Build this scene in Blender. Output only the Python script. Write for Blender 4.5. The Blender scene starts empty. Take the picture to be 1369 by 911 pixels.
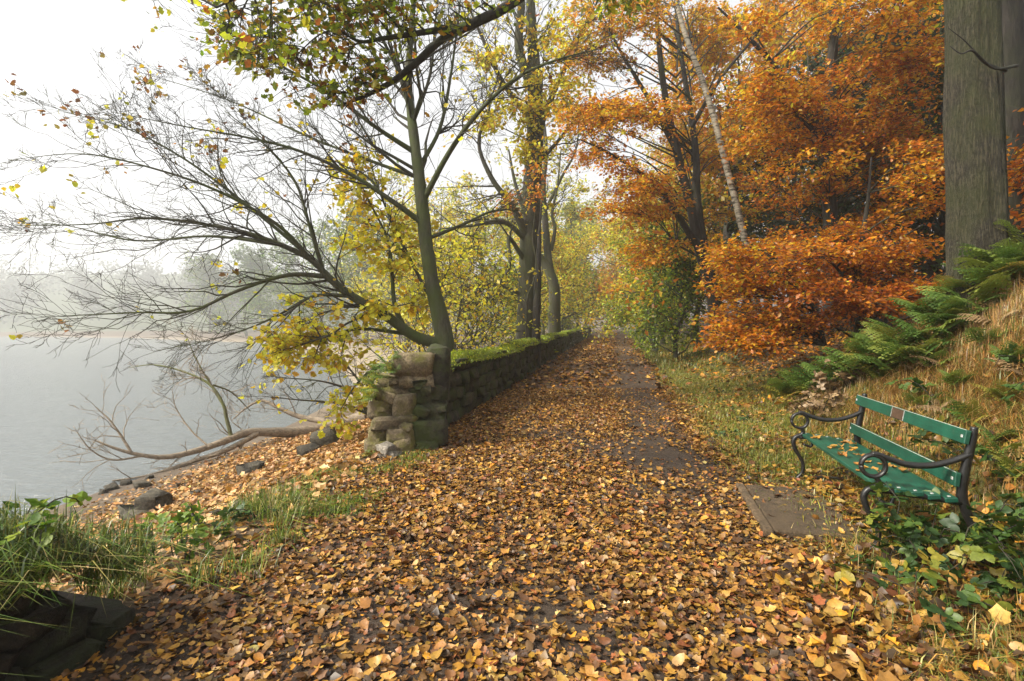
import bpy, math, random
import numpy as np
from mathutils import Vector, Matrix, noise

rng = np.random.default_rng(11)
random.seed(11)
scn = bpy.context.scene
col = scn.collection

# ------------------------------------------------------------------ camera, sky, sun, exposure
F_PX, U0, V0, EYE = 700.0, 684.5, 437.0, 1.55
cam_d = bpy.data.cameras.new('camera')
cam_d.sensor_width = 36.0
cam_d.lens = 36.0 * F_PX / 1369.0
cam_d.shift_y = -(455.5 - V0) / 1369.0
cam_d.clip_start = 0.05
cam_d.clip_end = 3000
cam = bpy.data.objects.new('camera', cam_d)
cam.location = (0, 0, EYE)
cam.rotation_euler = (math.radians(90), 0, 0)
col.objects.link(cam)
scn.camera = cam

SUN_ELEV, SUN_AZ = math.radians(42), math.radians(252)      # compass-like: 0 = +Y, clockwise; 252 = from the lake, slightly behind
sun_dir = Vector((math.sin(SUN_AZ) * math.cos(SUN_ELEV), math.cos(SUN_AZ) * math.cos(SUN_ELEV), math.sin(SUN_ELEV)))
world = bpy.data.worlds.new('World')
scn.world = world
world.use_nodes = True
wn, wl = world.node_tree.nodes, world.node_tree.links
wn.clear()
sky = wn.new('ShaderNodeTexSky')
sky.sky_type = 'NISHITA'
sky.sun_disc = False
sky.sun_elevation = SUN_ELEV
sky.sun_rotation = SUN_AZ
sky.air_density = 1.0
sky.dust_density = 6.0
sky.ozone_density = 1.0
hs = wn.new('ShaderNodeHueSaturation')
hs.inputs['Saturation'].default_value = 0.10
bg = wn.new('ShaderNodeBackground')
bg.inputs['Strength'].default_value = 0.10
wo = wn.new('ShaderNodeOutputWorld')
wl.new(sky.outputs[0], hs.inputs['Color'])
ov = wn.new('ShaderNodeMix'); ov.data_type = 'RGBA'          # an even veil of cloud over the clear sky
ov.inputs[0].default_value = 0.5
ov.inputs[7].default_value = (5.2, 5.3, 5.5, 1)
wl.new(hs.outputs[0], ov.inputs[6])
wl.new(ov.outputs[2], bg.inputs['Color'])
wl.new(bg.outputs[0], wo.inputs['Surface'])

sd = bpy.data.lights.new('sun', 'SUN')
sd.energy = 2.8
sd.angle = math.radians(12)
sd.color = (1.0, 0.91, 0.74)
so = bpy.data.objects.new('sun', sd)
so.rotation_euler = (-sun_dir).to_track_quat('-Z', 'Y').to_euler()
so.location = (-20, -5, 30)
col.objects.link(so)

scn.view_settings.view_transform = 'Standard'
scn.view_settings.look = 'None'
scn.view_settings.gamma = 1.0
scn.view_settings.use_curve_mapping = False
scn.view_settings.exposure = 1.32
cy = scn.cycles
cy.use_denoising = True
cy.max_bounces = 8
cy.diffuse_bounces = 4
cy.glossy_bounces = 2
cy.transmission_bounces = 4
cy.transparent_max_bounces = 8
cy.volume_bounces = 2
cy.sample_clamp_indirect = 4.0
HAZE_DENSITY = 0.0022

# ------------------------------------------------------------------ helpers
def P(u, v, d):
    """a point of the place, from its bearing and its distance"""
    return np.array([(u - U0) / F_PX * d, d, EYE - (v - V0) / F_PX * d])

def tag(o, label=None, cat=None, group=None, kind=None):
    if label: o['label'] = label
    if cat: o['category'] = cat
    if group: o['group'] = group
    if kind: o['kind'] = kind
    return o

def empty(name, loc=(0, 0, 0), label=None, cat=None, group=None, rz=0.0):
    o = bpy.data.objects.new(name, None)
    o.empty_display_size = 0.2
    o.location = loc
    o.rotation_euler = (0, 0, rz)
    col.objects.link(o)
    return tag(o, label, cat, group)

def make_mesh(name, V, polys, cols=None, smooth=False):
    """polys: list of int arrays (n,k)"""
    me = bpy.data.meshes.new(name)
    V = np.asarray(V, dtype=np.float32)
    polys = [np.asarray(p, dtype=np.int32) for p in polys if len(p)]
    nl = sum(p.size for p in polys)
    npol = sum(len(p) for p in polys)
    me.vertices.add(len(V)); me.loops.add(nl); me.polygons.add(npol)
    me.vertices.foreach_set('co', V.ravel())
    me.loops.foreach_set('vertex_index', np.concatenate([p.ravel() for p in polys]))
    tot = np.concatenate([np.full(len(p), p.shape[1], np.int32) for p in polys])
    st = np.concatenate([[0], np.cumsum(tot)[:-1]]).astype(np.int32)
    me.polygons.foreach_set('loop_start', st)
    if smooth:
        me.polygons.foreach_set('use_smooth', np.ones(npol, dtype=bool))
    if cols is not None:
        a = me.attributes.new('Col', 'FLOAT_COLOR', 'POINT')
        c = np.ones((len(V), 4), np.float32); c[:, :3] = cols
        a.data.foreach_set('color', c.ravel())
    me.update(calc_edges=True)
    return me

def link(name, me, mat, parent=None, loc=None):
    o = bpy.data.objects.new(name, me)
    if mat is not None and len(me.materials) == 0:
        me.materials.append(mat)
    if parent is not None:
        o.parent = parent
    if loc is not None:
        o.location = loc
    col.objects.link(o)
    return o

class MB:
    """collects vertices and faces of one mesh"""
    def __init__(s): s.v, s.p, s.c, s.n = [], [], [], 0
    def add(s, V, polys, c=None):
        V = np.asarray(V, float)
        for p in polys:
            if len(p): s.p.append(np.asarray(p) + s.n)
        s.v.append(V); s.n += len(V)
        s.c.append(np.broadcast_to(np.asarray(c if c is not None else (1, 1, 1), float), (len(V), 3)))
    def build(s, name, mat, parent=None, smooth=False, off=None):
        if not s.v: return None
        V = np.concatenate(s.v)
        if off is not None: V = V - np.asarray(off)
        by = {}
        for p in s.p: by.setdefault(p.shape[1], []).append(p)
        me = make_mesh(name, V, [np.concatenate(b) for b in by.values()], np.concatenate(s.c), smooth)
        return link(name, me, mat, parent)

def nrm(a):
    return a / (np.linalg.norm(a, axis=-1, keepdims=True) + 1e-12)

def tubes(mb, PTS, RAD, n=5, c=None):
    """PTS (N,m,3), RAD (N,m): a batch of tapered tubes"""
    PTS = np.asarray(PTS, float); RAD = np.asarray(RAD, float)
    N, m, _ = PTS.shape
    T = np.empty_like(PTS)
    T[:, 1:-1] = PTS[:, 2:] - PTS[:, :-2]
    T[:, 0] = PTS[:, 1] - PTS[:, 0]; T[:, -1] = PTS[:, -1] - PTS[:, -2]
    T = nrm(T)
    D = nrm(PTS[:, -1] - PTS[:, 0])
    ref = np.where(np.abs(D[:, 2:3]) > .9, np.array([[1., .13, 0]]), np.array([[.05, .11, 1.]]))
    ref = np.repeat(ref[:, None, :], m, 1)
    Ux = nrm(ref - (ref * T).sum(-1, keepdims=True) * T)
    W = np.cross(T, Ux)
    a = np.arange(n) * 2 * math.pi / n
    ring = (Ux[:, :, None, :] * np.cos(a)[None, None, :, None] + W[:, :, None, :] * np.sin(a)[None, None, :, None]) * RAD[:, :, None, None] + PTS[:, :, None, :]
    V = ring.reshape(-1, 3)
    base = (np.arange(N) * m * n)[:, None, None]
    i = np.arange(m - 1)[None, :, None] * n
    j = np.arange(n)[None, None, :]; j2 = (j + 1) % n
    q = np.stack([base + i + j, base + i + j2, base + i + n + j2, base + i + n + j], -1).reshape(-1, 4)
    mb.add(V, [q], c)
    if n <= 8:
        caps = (base[:, 0, :] + (m - 1) * n + np.arange(n)[None, :])
        mb.p.append(caps + (mb.n - len(V)))

def spline(pts, rads, k=5):
    """Catmull-Rom through the points"""
    p = np.asarray(pts, float); r = np.asarray(rads, float)
    pp = np.vstack([2 * p[0] - p[1], p, 2 * p[-1] - p[-2]])
    out, ro = [], []
    for i in range(len(p) - 1):
        a, b, c_, d = pp[i:i + 4]
        for t in np.arange(k) / k:
            out.append(.5 * ((2 * b) + (-a + c_) * t + (2 * a - 5 * b + 4 * c_ - d) * t * t + (-a + 3 * b - 3 * c_ + d) * t ** 3))
            ro.append(r[i] + (r[i + 1] - r[i]) * t)
    out.append(p[-1]); ro.append(r[-1])
    return np.array(out), np.array(ro)

class Wood:
    """twigs and branches gathered in batches"""
    def __init__(s): s.b = {}
    def add(s, pts, rad, n=4):
        s.b.setdefault((len(pts), n), []).append((np.asarray(pts), np.asarray(rad)))
    def build(s, name, mat, parent=None):
        mb = MB()
        for (m, n), L in s.b.items():
            tubes(mb, np.array([x[0] for x in L]), np.array([x[1] for x in L]), n)
        o = mb.build(name, mat, parent, smooth=True)
        if o: o['kind'] = 'stuff'
        return o

def rnd_perp(T):
    a = rng.normal(size=3); a -= a.dot(T) * T
    return a / (np.linalg.norm(a) + 1e-9)

def polyline(p, d, L, m=5, wob=.18, up=0.0, toward=None):
    pts = [p]; s = L / (m - 1)
    for i in range(m - 1):
        d = d + rng.normal(size=3) * wob + np.array([0, 0, up])
        if toward is not None: d = d + toward
        d = d / np.linalg.norm(d)
        pts.append(pts[-1] + d * s)
    return np.array(pts), d

def sub(wood, pts, rad, count, L, levels, t0=.25, t1=1.0, ang=.75, up=.04, wob=.16, n=4, tips=None, rmin=.0025, fork=.62, toward=None, m=5, dens=5):
    """side branches along a given branch; recursive"""
    seg = np.linalg.norm(np.diff(pts, axis=0), axis=1)
    for _ in range(count):
        t = t0 + (t1 - t0) * rng.random()
        x = t * (len(pts) - 1); i = min(int(x), len(pts) - 2); f = x - i
        p = pts[i] * (1 - f) + pts[i + 1] * f
        r = rad[i] * (1 - f) + rad[i + 1] * f
        T = nrm(pts[i + 1] - pts[i])
        a = ang * (.7 + .6 * rng.random())
        d = T * math.cos(a) + rnd_perp(T) * math.sin(a)
        l = L * (1.15 - .6 * t) * (.6 + .8 * rng.random())
        r0 = max(rmin * 1.3, min(r * fork, l * .014 + rmin))
        q, dd = polyline(p, d, l, m, wob, up, toward)
        rr = np.linspace(r0, rmin, m)
        wood.add(q, rr, n)
        if tips is not None and levels <= 2: tips.append(q)
        if levels > 1:
            sub(wood, q, rr, max(2, int(dens * (.7 + .6 * rng.random()))), l * .55, levels - 1, .15, 1.0, ang, up, wob, 3, tips, rmin, fork, toward, max(3, m - 1), dens)

# leaf templates: vertices in the plane (x across, y along, z up), triangles
def fan(outline, zc=0.0, curl=.12):
    o = np.array(outline, float)
    V = np.vstack([[0, .5, zc], np.c_[o, curl * (o[:, 0] ** 2) * 4 + curl * (o[:, 1] - .5) ** 2 * 2]])
    k = len(o)
    T = np.array([[0, i + 1, (i + 1) % k + 1] for i in range(k)])
    return V, T
DIAMOND = (np.array([[0, 0, 0], [.33, .5, .09], [0, 1, -.03], [-.33, .5, .09]]), np.array([[0, 1, 2], [0, 2, 3]]))
OVAL = (np.array([[0, 0, 0], [.24, .25, .06], [.3, .6, .07], [0, 1, -.08], [-.3, .6, .07], [-.24, .25, .06]]), np.array([[0, 1, 2], [0, 2, 3], [0, 3, 4], [0, 4, 5]]))
MAPLE = fan([(0, -.1), (.2, .04), (.44, .1), (.40, .3), (.56, .52), (.34, .58), (.28, .76), (0, 1.03), (-.26, .78), (-.34, .56), (-.54, .5), (-.42, .28), (-.46, .1), (-.2, .05)], .03, .16)
OAK = fan([(0, -.1), (.14, .12), (.3, .22), (.2, .4), (.36, .58), (.22, .76), (0, 1.0), (-.22, .76), (-.36, .58), (-.2, .4), (-.3, .22), (-.14, .12)], -.03, .22)
LIT_A = fan([(0, -.05), (.25, .08), (.44, .2), (.40, .38), (.46, .62), (.26, .70), (.0, 1.0), (-.26, .72), (-.46, .58), (-.38, .4), (-.44, .18), (-.25, .06)], .03, .1)
LIT_B = fan([(0, 0), (.22, .14), (.33, .42), (.27, .72), (.0, 1), (-.27, .72), (-.33, .42), (-.22, .14)], -.04, .25)
LIT_C = fan([(0, 0), (.30, .2), (.36, .5), (.2, .86), (-.05, .95), (-.16, .7), (-.14, .4), (-.1, .1)], .10, .35)
CURL = fan([(0, 0), (.26, .2), (.36, .5), (.22, .85), (0, 1), (-.22, .85), (-.36, .5), (-.26, .2)], -.08, .5)

def leaves(mb, C, N_, size, tmpl, cols, spin=None, along=None, crumple=0.0):
    """a batch of leaves: centres, normals, sizes, colours"""
    V0_, T0 = tmpl
    C = np.asarray(C, float); n = len(C)
    if n == 0: return
    N_ = nrm(np.asarray(N_, float))
    a = rng.normal(size=(n, 3)) if along is None else along + rng.normal(size=(n, 3)) * .45
    Y = nrm(a - (a * N_).sum(1, keepdims=True) * N_)
    X = np.cross(Y, N_)
    size = np.broadcast_to(np.asarray(size, float), (n,))
    zl = np.repeat(V0_[None, :, 2], n, 0)
    if crumple:
        k3 = rng.normal(size=(n, 4)) * crumple
        x_, y_ = V0_[None, :, 0], V0_[None, :, 1] - .5
        zl = zl + k3[:, 0:1] * x_ ** 2 * 3 + k3[:, 1:2] * y_ ** 2 * 2 + k3[:, 2:3] * x_ * y_ * 2.5 + rng.normal(size=zl.shape) * crumple * .16
    V = (X[:, None] * V0_[None, :, 0:1] + Y[:, None] * (V0_[None, :, 1:2] - .0) + N_[:, None] * zl[:, :, None]) * size[:, None, None] + C[:, None]
    k = len(V0_)
    T = (np.arange(n) * k)[:, None, None] + T0[None]
    mb.add(V.reshape(-1, 3), [T.reshape(-1, 3)], np.repeat(cols, k, 0))

def palette(n, pal, jit=.22):
    pal = np.array(pal, float)
    w = pal[:, 3] / pal[:, 3].sum()
    c = pal[rng.choice(len(pal), n, p=w), :3]
    return np.clip(c * np.exp(rng.normal(size=(n, 1)) * jit) * np.exp(rng.normal(size=(n, 3)) * .06), .004, .85)

def twig_leaves(mb, tips, per, size, tmpl, pal, off=.05, tilt=.5, t0=.1, clump=.25, jit=.22):
    """leaves along twigs; each twig leans a little towards one tint"""
    if not tips: return
    Cs, Ns, A, Cl = [], [], [], []
    for q in tips:
        k = rng.poisson(per)
        if k == 0: continue
        x = (t0 + (1 - t0) * rng.random(k)) * (len(q) - 1)
        i = np.minimum(x.astype(int), len(q) - 2); f = (x - i)[:, None]
        p = q[i] * (1 - f) + q[i + 1] * f
        T = q[i + 1] - q[i]
        Cs.append(p + rng.normal(size=(k, 3)) * off)
        nn = np.array([0, 0, 1.0]) + rng.normal(size=(k, 3)) * tilt
        Ns.append(nn); A.append(nrm(T) + np.array([0, 0, -.35]))
        Cl.append(palette(k, pal, jit) * math.exp(rng.normal() * clump))
    if not Cs: return
    C = np.concatenate(Cs); n = len(C)
    leaves(mb, C, np.concatenate(Ns), size * np.exp(rng.normal(size=n) * .22), tmpl, np.clip(np.concatenate(Cl), .004, .8), along=np.concatenate(A))

# ------------------------------------------------------------------ materials
def new_mat(name):
    m = bpy.data.materials.new(name)
    m.use_nodes = True
    nt = m.node_tree
    return m, nt.nodes, nt.links, nt.nodes['Principled BSDF']

def tex_noise(nd, ln, scale, detail=4, rough=.55, vec=None, dist=0.0):
    t = nd.new('ShaderNodeTexNoise')
    t.inputs['Scale'].default_value = scale
    t.inputs['Detail'].default_value = detail
    t.inputs['Roughness'].default_value = rough
    t.inputs['Distortion'].default_value = dist
    if vec is not None: ln.new(vec, t.inputs['Vector'])
    return t

def ramp(nd, ln, fac, stops):
    r = nd.new('ShaderNodeValToRGB')
    e = r.color_ramp.elements
    while len(e) < len(stops): e.new(.5)
    for x, (p, c) in zip(e, stops):
        x.position = p; x.color = (*c, 1)
    ln.new(fac, r.inputs['Fac'])
    return r

def mixc(nd, ln, fac, a, b, mode='MIX'):
    m = nd.new('ShaderNodeMix'); m.data_type = 'RGBA'; m.blend_type = mode
    for s, v in ((0, fac), (6, a), (7, b)):
        if hasattr(v, 'node'): ln.new(v, m.inputs[s])
        elif s == 0: m.inputs[0].default_value = v
        else: m.inputs[s].default_value = (*v, 1)
    return m.outputs[2]

def bump(nd, ln, bsdf, height, strength=.5, dist=.02):
    b = nd.new('ShaderNodeBump')
    b.inputs['Strength'].default_value = strength
    b.inputs['Distance'].default_value = dist
    ln.new(height, b.inputs['Height'])
    ln.new(b.outputs[0], bsdf.inputs['Normal'])

def obj_vec(nd, kind='Object', scale=None, ln=None):
    tc = nd.new('ShaderNodeTexCoord')
    if scale is None: return tc.outputs[kind]
    mp = nd.new('ShaderNodeMapping'); mp.inputs['Scale'].default_value = scale
    ln.new(tc.outputs[kind], mp.inputs['Vector'])
    return mp.outputs[0]

def leaf_mat(name, trans=.4, gloss=.03, rough=.45, objrandom=None):
    m = bpy.data.materials.new(name); m.use_nodes = True
    nd, ln = m.node_tree.nodes, m.node_tree.links
    nd.clear()
    out = nd.new('ShaderNodeOutputMaterial')
    if objrandom:
        oi = nd.new('ShaderNodeObjectInfo')
        c = ramp(nd, ln, oi.outputs['Random'], objrandom).outputs[0]
    else:
        at = nd.new('ShaderNodeAttribute'); at.attribute_name = 'Col'; c = at.outputs['Color']
    tn = tex_noise(nd, ln, 60, 3, .6, nd.new('ShaderNodeTexCoord').outputs['Object'])
    c = mixc(nd, ln, .55, c, ramp(nd, ln, tn.outputs['Fac'], [(.3, (.45, .42, .40)), (.7, (1.25, 1.2, 1.1))]).outputs[0], 'MULTIPLY')
    d = nd.new('ShaderNodeBsdfDiffuse'); t = nd.new('ShaderNodeBsdfTranslucent')
    g = nd.new('ShaderNodeBsdfGlossy'); g.inputs['Roughness'].default_value = rough
    g.inputs['Color'].default_value = (.9, .9, .9, 1)
    ln.new(c, d.inputs['Color']); ln.new(c, t.inputs['Color'])
    m1 = nd.new('ShaderNodeMixShader'); m1.inputs[0].default_value = trans
    ln.new(d.outputs[0], m1.inputs[1]); ln.new(t.outputs[0], m1.inputs[2])
    m2 = nd.new('ShaderNodeMixShader'); m2.inputs[0].default_value = gloss
    ln.new(m1.outputs[0], m2.inputs[1]); ln.new(g.outputs[0], m2.inputs[2])
    ln.new(m2.outputs[0], out.inputs['Surface'])
    return m

def bark_mat(name, dark, light, moss=None, mossamt=.4, scale=(9, 9, 2.2), bstr=.8):
    m, nd, ln, b = new_mat(name)
    v = obj_vec(nd, 'Object', scale, ln)
    n1 = tex_noise(nd, ln, 2.2, 6, .65, v, .6)
    c = ramp(nd, ln, n1.outputs['Fac'], [(.3, dark), (.72, light)]).outputs[0]
    if moss:
        n2 = tex_noise(nd, ln, 1.6, 4, .6, obj_vec(nd))
        f = ramp(nd, ln, n2.outputs['Fac'], [(.5 - mossamt * .3, (0, 0, 0)), (.75 - mossamt * .3, (1, 1, 1))])
        c = mixc(nd, ln, f.outputs[0], c, moss)
    ln.new(c, b.inputs['Base Color'])
    b.inputs['Roughness'].default_value = .9
    bump(nd, ln, b, n1.outputs['Fac'], bstr, .03)
    return m

M = {}
M['leaf'] = leaf_mat('leaf_translucent', .54, .03)
M['litter'] = leaf_mat('dry_leaf', .12, .05, .5)
M['litter_obj'] = leaf_mat('dry_leaf_single', .12, .05, .5, [(0, (.10, .045, .018)), (.2, (.30, .13, .04)), (.45, (.42, .2, .06)), (.6, (.36, .25, .12)), (.8, (.50, .22, .03)), (1, (.22, .08, .04))])
M['gold_obj'] = leaf_mat('golden_leaf_single', .25, .05, .5, [(0, (.38, .19, .04)), (.5, (.55, .30, .05)), (1, (.45, .2, .05))])
M['green_obj'] = leaf_mat('bramble_leaf', .3, .035, .5, [(0, (.022, .055, .012)), (.45, (.045, .10, .018)), (.8, (.09, .15, .02)), (.95, (.30, .28, .03)), (1, (.35, .2, .03))])
M['lime_obj'] = leaf_mat('lime_leaf', .4, .025, .5, [(0, (.06, .14, .015)), (.6, (.16, .26, .02)), (1, (.30, .34, .03))])
M['fern_obj'] = leaf_mat('bracken', .35, .05, .45, [(0, (.085, .17, .03)), (.5, (.14, .24, .04)), (.85, (.24, .29, .045)), (1, (.38, .28, .05))])
M['dead_obj'] = leaf_mat('dead_leaf', .15, .04, .5, [(0, (.16, .10, .05)), (.6, (.30, .2, .10)), (1, (.42, .3, .16))])
M['grass'] = leaf_mat('grass_blade', .3, .05, .4)
M['bark_mossy'] = bark_mat('bark_mossy', (.018, .016, .01), (.10, .09, .065), (.055, .07, .016), .55)
M['bark_dark'] = bark_mat('bark_dark', (.008, .007, .006), (.05, .042, .034), (.03, .035, .012), .1)
M['bark_grey'] = bark_mat('bark_grey', (.022, .019, .013), (.085, .074, .054), (.05, .055, .016), .4)
M['bark_twig'] = bark_mat('bark_twig', (.014, .011, .008), (.06, .05, .036), (.05, .055, .02), .25)
M['bark_log'] = bark_mat('bark_driftwood', (.10, .075, .05), (.42, .34, .25), None, 0, (3, 9, 9), .5)
M['bark_green_twig'] = bark_mat('bark_algae', (.05, .05, .025), (.16, .15, .07), (.12, .13, .04), .5)

def birch():
    m, nd, ln, b = new_mat('bark_birch')
    v = obj_vec(nd, 'Object', (3, 3, 14), ln)
    n1 = tex_noise(nd, ln, 1.3, 5, .7, v)
    c = ramp(nd, ln, n1.outputs['Fac'], [(.40, (.03, .025, .018)), (.48, (.26, .23, .17)), (.7, (.46, .42, .34))]).outputs[0]
    ln.new(c, b.inputs['Base Color']); b.inputs['Roughness'].default_value = .75
    bump(nd, ln, b, n1.outputs['Fac'], .4, .01)
    return m
M['birch'] = birch()

def big_bark():
    m, nd, ln, b = new_mat('bark_oak')
    v = obj_vec(nd, 'Object', (22, 22, 2.6), ln)
    vo = nd.new('ShaderNodeTexVoronoi'); vo.feature = 'DISTANCE_TO_EDGE'; vo.inputs['Scale'].default_value = 1.35
    nz = tex_noise(nd, ln, 3, 4, .6, v)
    ad = nd.new('ShaderNodeVectorMath'); ad.operation = 'MULTIPLY_ADD'
    ln.new(nz.outputs['Color'], ad.inputs[0]); ad.inputs[1].default_value = (1.5, 1.5, 1.2); ln.new(v, ad.inputs[2])
    ln.new(ad.outputs[0], vo.inputs['Vector'])
    n2 = tex_noise(nd, ln, 22, 5, .7, obj_vec(nd))
    mul = nd.new('ShaderNodeMath'); mul.operation = 'MULTIPLY_ADD'
    ln.new(vo.outputs['Distance'], mul.inputs[0]); mul.inputs[1].default_value = 2.2; ln.new(n2.outputs['Fac'], mul.inputs[2])
    c = ramp(nd, ln, mul.outputs[0], [(.35, (.014, .011, .007)), (.75, (.062, .052, .031)), (1.0, (.125, .105, .066))]).outputs[0]
    n3 = tex_noise(nd, ln, 1.5, 4, .6, obj_vec(nd))
    f = ramp(nd, ln, n3.outputs['Fac'], [(.40, (0, 0, 0)), (.60, (.85, .85, .85))])
    c = mixc(nd, ln, f.outputs[0], c, mixc(nd, ln, .6, c, (.075, .09, .016)))
    ln.new(c, b.inputs['Base Color']); b.inputs['Roughness'].default_value = .95
    bump(nd, ln, b, mul.outputs[0], 1.0, .07)
    return m
M['bark_big'] = big_bark()

def stone_mat(name, a, b_, moss, lo, hi):
    m, nd, ln, b = new_mat(name)
    oi = nd.new('ShaderNodeObjectInfo')
    geo = nd.new('ShaderNodeNewGeometry')
    n1 = tex_noise(nd, ln, 9, 6, .7, geo.outputs['Position'])
    c = ramp(nd, ln, n1.outputs['Fac'], [(.36, a), (.62, b_)]).outputs[0]
    sp_ = tex_noise(nd, ln, 45, 4, .8, geo.outputs['Position'])
    c = mixc(nd, ln, .7, c, ramp(nd, ln, sp_.outputs['Fac'], [(.35, (.35, .33, .3)), (.65, (1.5, 1.45, 1.4))]).outputs[0], 'MULTIPLY')
    br = ramp(nd, ln, oi.outputs['Random'], [(0, (.6, .58, .55)), (1, (1.25, 1.2, 1.1))]).outputs[0]
    c = mixc(nd, ln, 1.0, c, br, 'MULTIPLY')
    n2 = tex_noise(nd, ln, 3.2, 5, .7, geo.outputs['Position'])
    f = ramp(nd, ln, n2.outputs['Fac'], [(lo, (0, 0, 0)), (hi, (1, 1, 1))])
    c = mixc(nd, ln, f.outputs[0], c, moss)
    ln.new(c, b.inputs['Base Color']); b.inputs['Roughness'].default_value = .92
    n3 = tex_noise(nd, ln, 18, 8, .75, geo.outputs['Position'])
    bump(nd, ln, b, n3.outputs['Fac'], 1.0, .05)
    return m
M['stone_wall'] = stone_mat('stone_shaded', (.02, .017, .013), (.085, .075, .055), (.05, .065, .012), .42, .60)  # shade of the path-side wall face put into the stone colour, plus moss
M['stone_end'] = stone_mat('stone_lichen_lit', (.10, .08, .055), (.30, .25, .17), (.16, .15, .03), .48, .64)  # same stone made lighter: light on the wall end in its colour, plus lichen
M['stone_pale'] = stone_mat('stone_pale', (.3, .28, .25), (.55, .52, .47), (.2, .2, .1), .6, .8)
M['stone_dark'] = stone_mat('stone_beach', (.04, .037, .03), (.13, .12, .095), (.10, .10, .05), .6, .85)
M['soil_shade'] = stone_mat('soil_shaded', (.012, .009, .006), (.045, .034, .022), (.03, .036, .009), .46, .62)  # soil nearly black: shade on the stub face put into its colour

M['turf'] = stone_mat('turf', (.02, .016, .008), (.06, .05, .02), (.045, .07, .012), .4, .6)

# ------------------------------------------------------------------ the lie of the land
SHY = np.array([-40, 0, 10, 16, 25.7, 49.6, 93, 142, 164, 175])
SHX = np.array([-10.5, -8.8, -7.6, -6.9, -7.5, -17.3, -44, -108, -160, -460])
WATER = -1.5
SL = .196
def xw(y): return -2.49 + SL * np.asarray(y, float)
def ss(x, a, b):
    t = np.clip((np.asarray(x, float) - a) / (b - a), 0, 1)
    return t * t * (3 - 2 * t)
_ph = rng.random((14, 3)) * 6.28
def wave(x, y, f):
    r = 0
    for i in range(14):
        a = _ph[i, 0]
        r = r + np.sin((x * math.cos(a) + y * math.sin(a)) * f * (.6 + .25 * i) + _ph[i, 1]) / (1 + .4 * i)
    return r / 5
def h(x, y):
    x = np.asarray(x, float); y = np.asarray(y, float)
    t = x - xw(y)
    z0 = .012 * np.clip(y - 4, 0, 80)
    near = ss(y, 11, 4.5)
    # path, verge, bank
    st = 5.1 + .4 * ss(y, 6, 10)
    slope = .34 + .60 * ss(y, 11, 5.5)
    a = np.clip(t - st, 0, None)
    knee = 2.4
    bank = np.where(a < knee, a, knee + (a - knee) * .35) * slope
    bank = np.minimum(bank, 9 + bank * .15)
    verge = .03 * ss(t, 3.6, 4.4) + .14 * ss(t, 4.9, 5.5)
    crown = .03 * np.sin(np.clip(t / 3.8, 0, 1) * math.pi)
    right = z0 + verge + bank + crown + wave(x, y, 1.3) * .02 + wave(x, y, 5) * .010 * ss(t, 3.4, 4.2) + wave(x, y, 2.2) * .07 * ss(t, 5, 6)
    # lake side
    sx = np.interp(y, SHY, SHX)
    w = np.maximum(xw(y) - .35 - sx, 1.0)
    s = x - sx
    fr = np.clip(s / w, 0, 1)
    land = WATER + (z0 - WATER) * (fr * .72 + .28 * ss(fr, .35, 1.0)) + wave(x, y, 1.1) * .05 * ss(fr, 0, .3) * ss(fr, 1, .8) + wave(x, y, 4) * .012
    bed = WATER - .01 + np.maximum(s, -40) * .10
    far = np.clip(y - 172 - wave(x, y, .02) * 6, 0, None)
    farland = WATER - .01 + far * .05 + 30 * ss(far, 18, 190) + wave(x, y, .05) * 2 * ss(far, 20, 80)
    left = np.where(s > 0, land, bed)
    left = np.where((y > 150) & (far > 0), np.maximum(left, farland), left)
    z = np.where(t > -.35, right, left)
    z = np.where(y > 130, np.where(t > -.35, right + 30 * ss(y, 190, 360) , z), z)
    return z
def hz(x, y): return float(h(x, y))

def rngs(*segs):
    out = []
    for a, b, s in segs:
        k = max(1, int(round((b - a) / s)))
        out.append(np.linspace(a, b, k, endpoint=False))
    return np.concatenate(out + [[segs[-1][1]]])
gx = rngs((-440, -40, 9), (-40, -12, .8), (-12, -9, .3), (-9, 9, .12), (9, 16, .35), (16, 40, 1.2), (40, 300, 9))
gy = rngs((-18, -2, .6), (-2, 14, .12), (14, 30, .35), (30, 70, 1), (70, 430, 6))
XX, YY = np.meshgrid(gx, gy)
ZZ = h(XX, YY)
TT = XX - xw(YY)
inpath = (TT > 0.1) & (TT < 3.7) & (YY < 95)
ZZ = np.where(inpath, ZZ - .04, ZZ)
SX = np.interp(YY, SHY, SHX)
S = XX - SX
# what the ground itself is: soil, grassy soil, sand
soil = np.array([.05, .032, .02]); turf = np.array([.12, .11, .03]); sand = np.array([.31, .26, .205]); mud = np.array([.13, .10, .075]); field = np.array([.06, .08, .035])
G = np.zeros(XX.shape + (3,)) + soil
wgt = lambda a: a[..., None]
verge = ss(TT, 3.5, 4.3) * ss(TT, 7.5, 5.5)
G = G * (1 - wgt(verge)) + turf * wgt(verge)
lk = (TT < -.2) * 1.0
sandw = lk * ss(S, 22, 3) * ss(YY, 16, 24)
G = G * (1 - wgt(lk)) + (np.array([.11, .075, .045])) * wgt(lk)
mudw = lk * ss(S, 2.6, .6) * (1 - ss(YY, 16, 24))
G = G * (1 - wgt(mudw)) + mud * wgt(mudw)
G = G * (1 - wgt(sandw)) + sand * wgt(sandw)
fld = ((YY > 172) & (XX < 20)) * ss(YY, 178, 186)
G = G * (1 - wgt(fld)) + field * wgt(fld)
ny, nx = XX.shape
idx = np.arange(nx * ny).reshape(ny, nx)
Q = np.stack([idx[:-1, :-1], idx[:-1, 1:], idx[1:, 1:], idx[1:, :-1]], -1).reshape(-1, 4)

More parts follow.
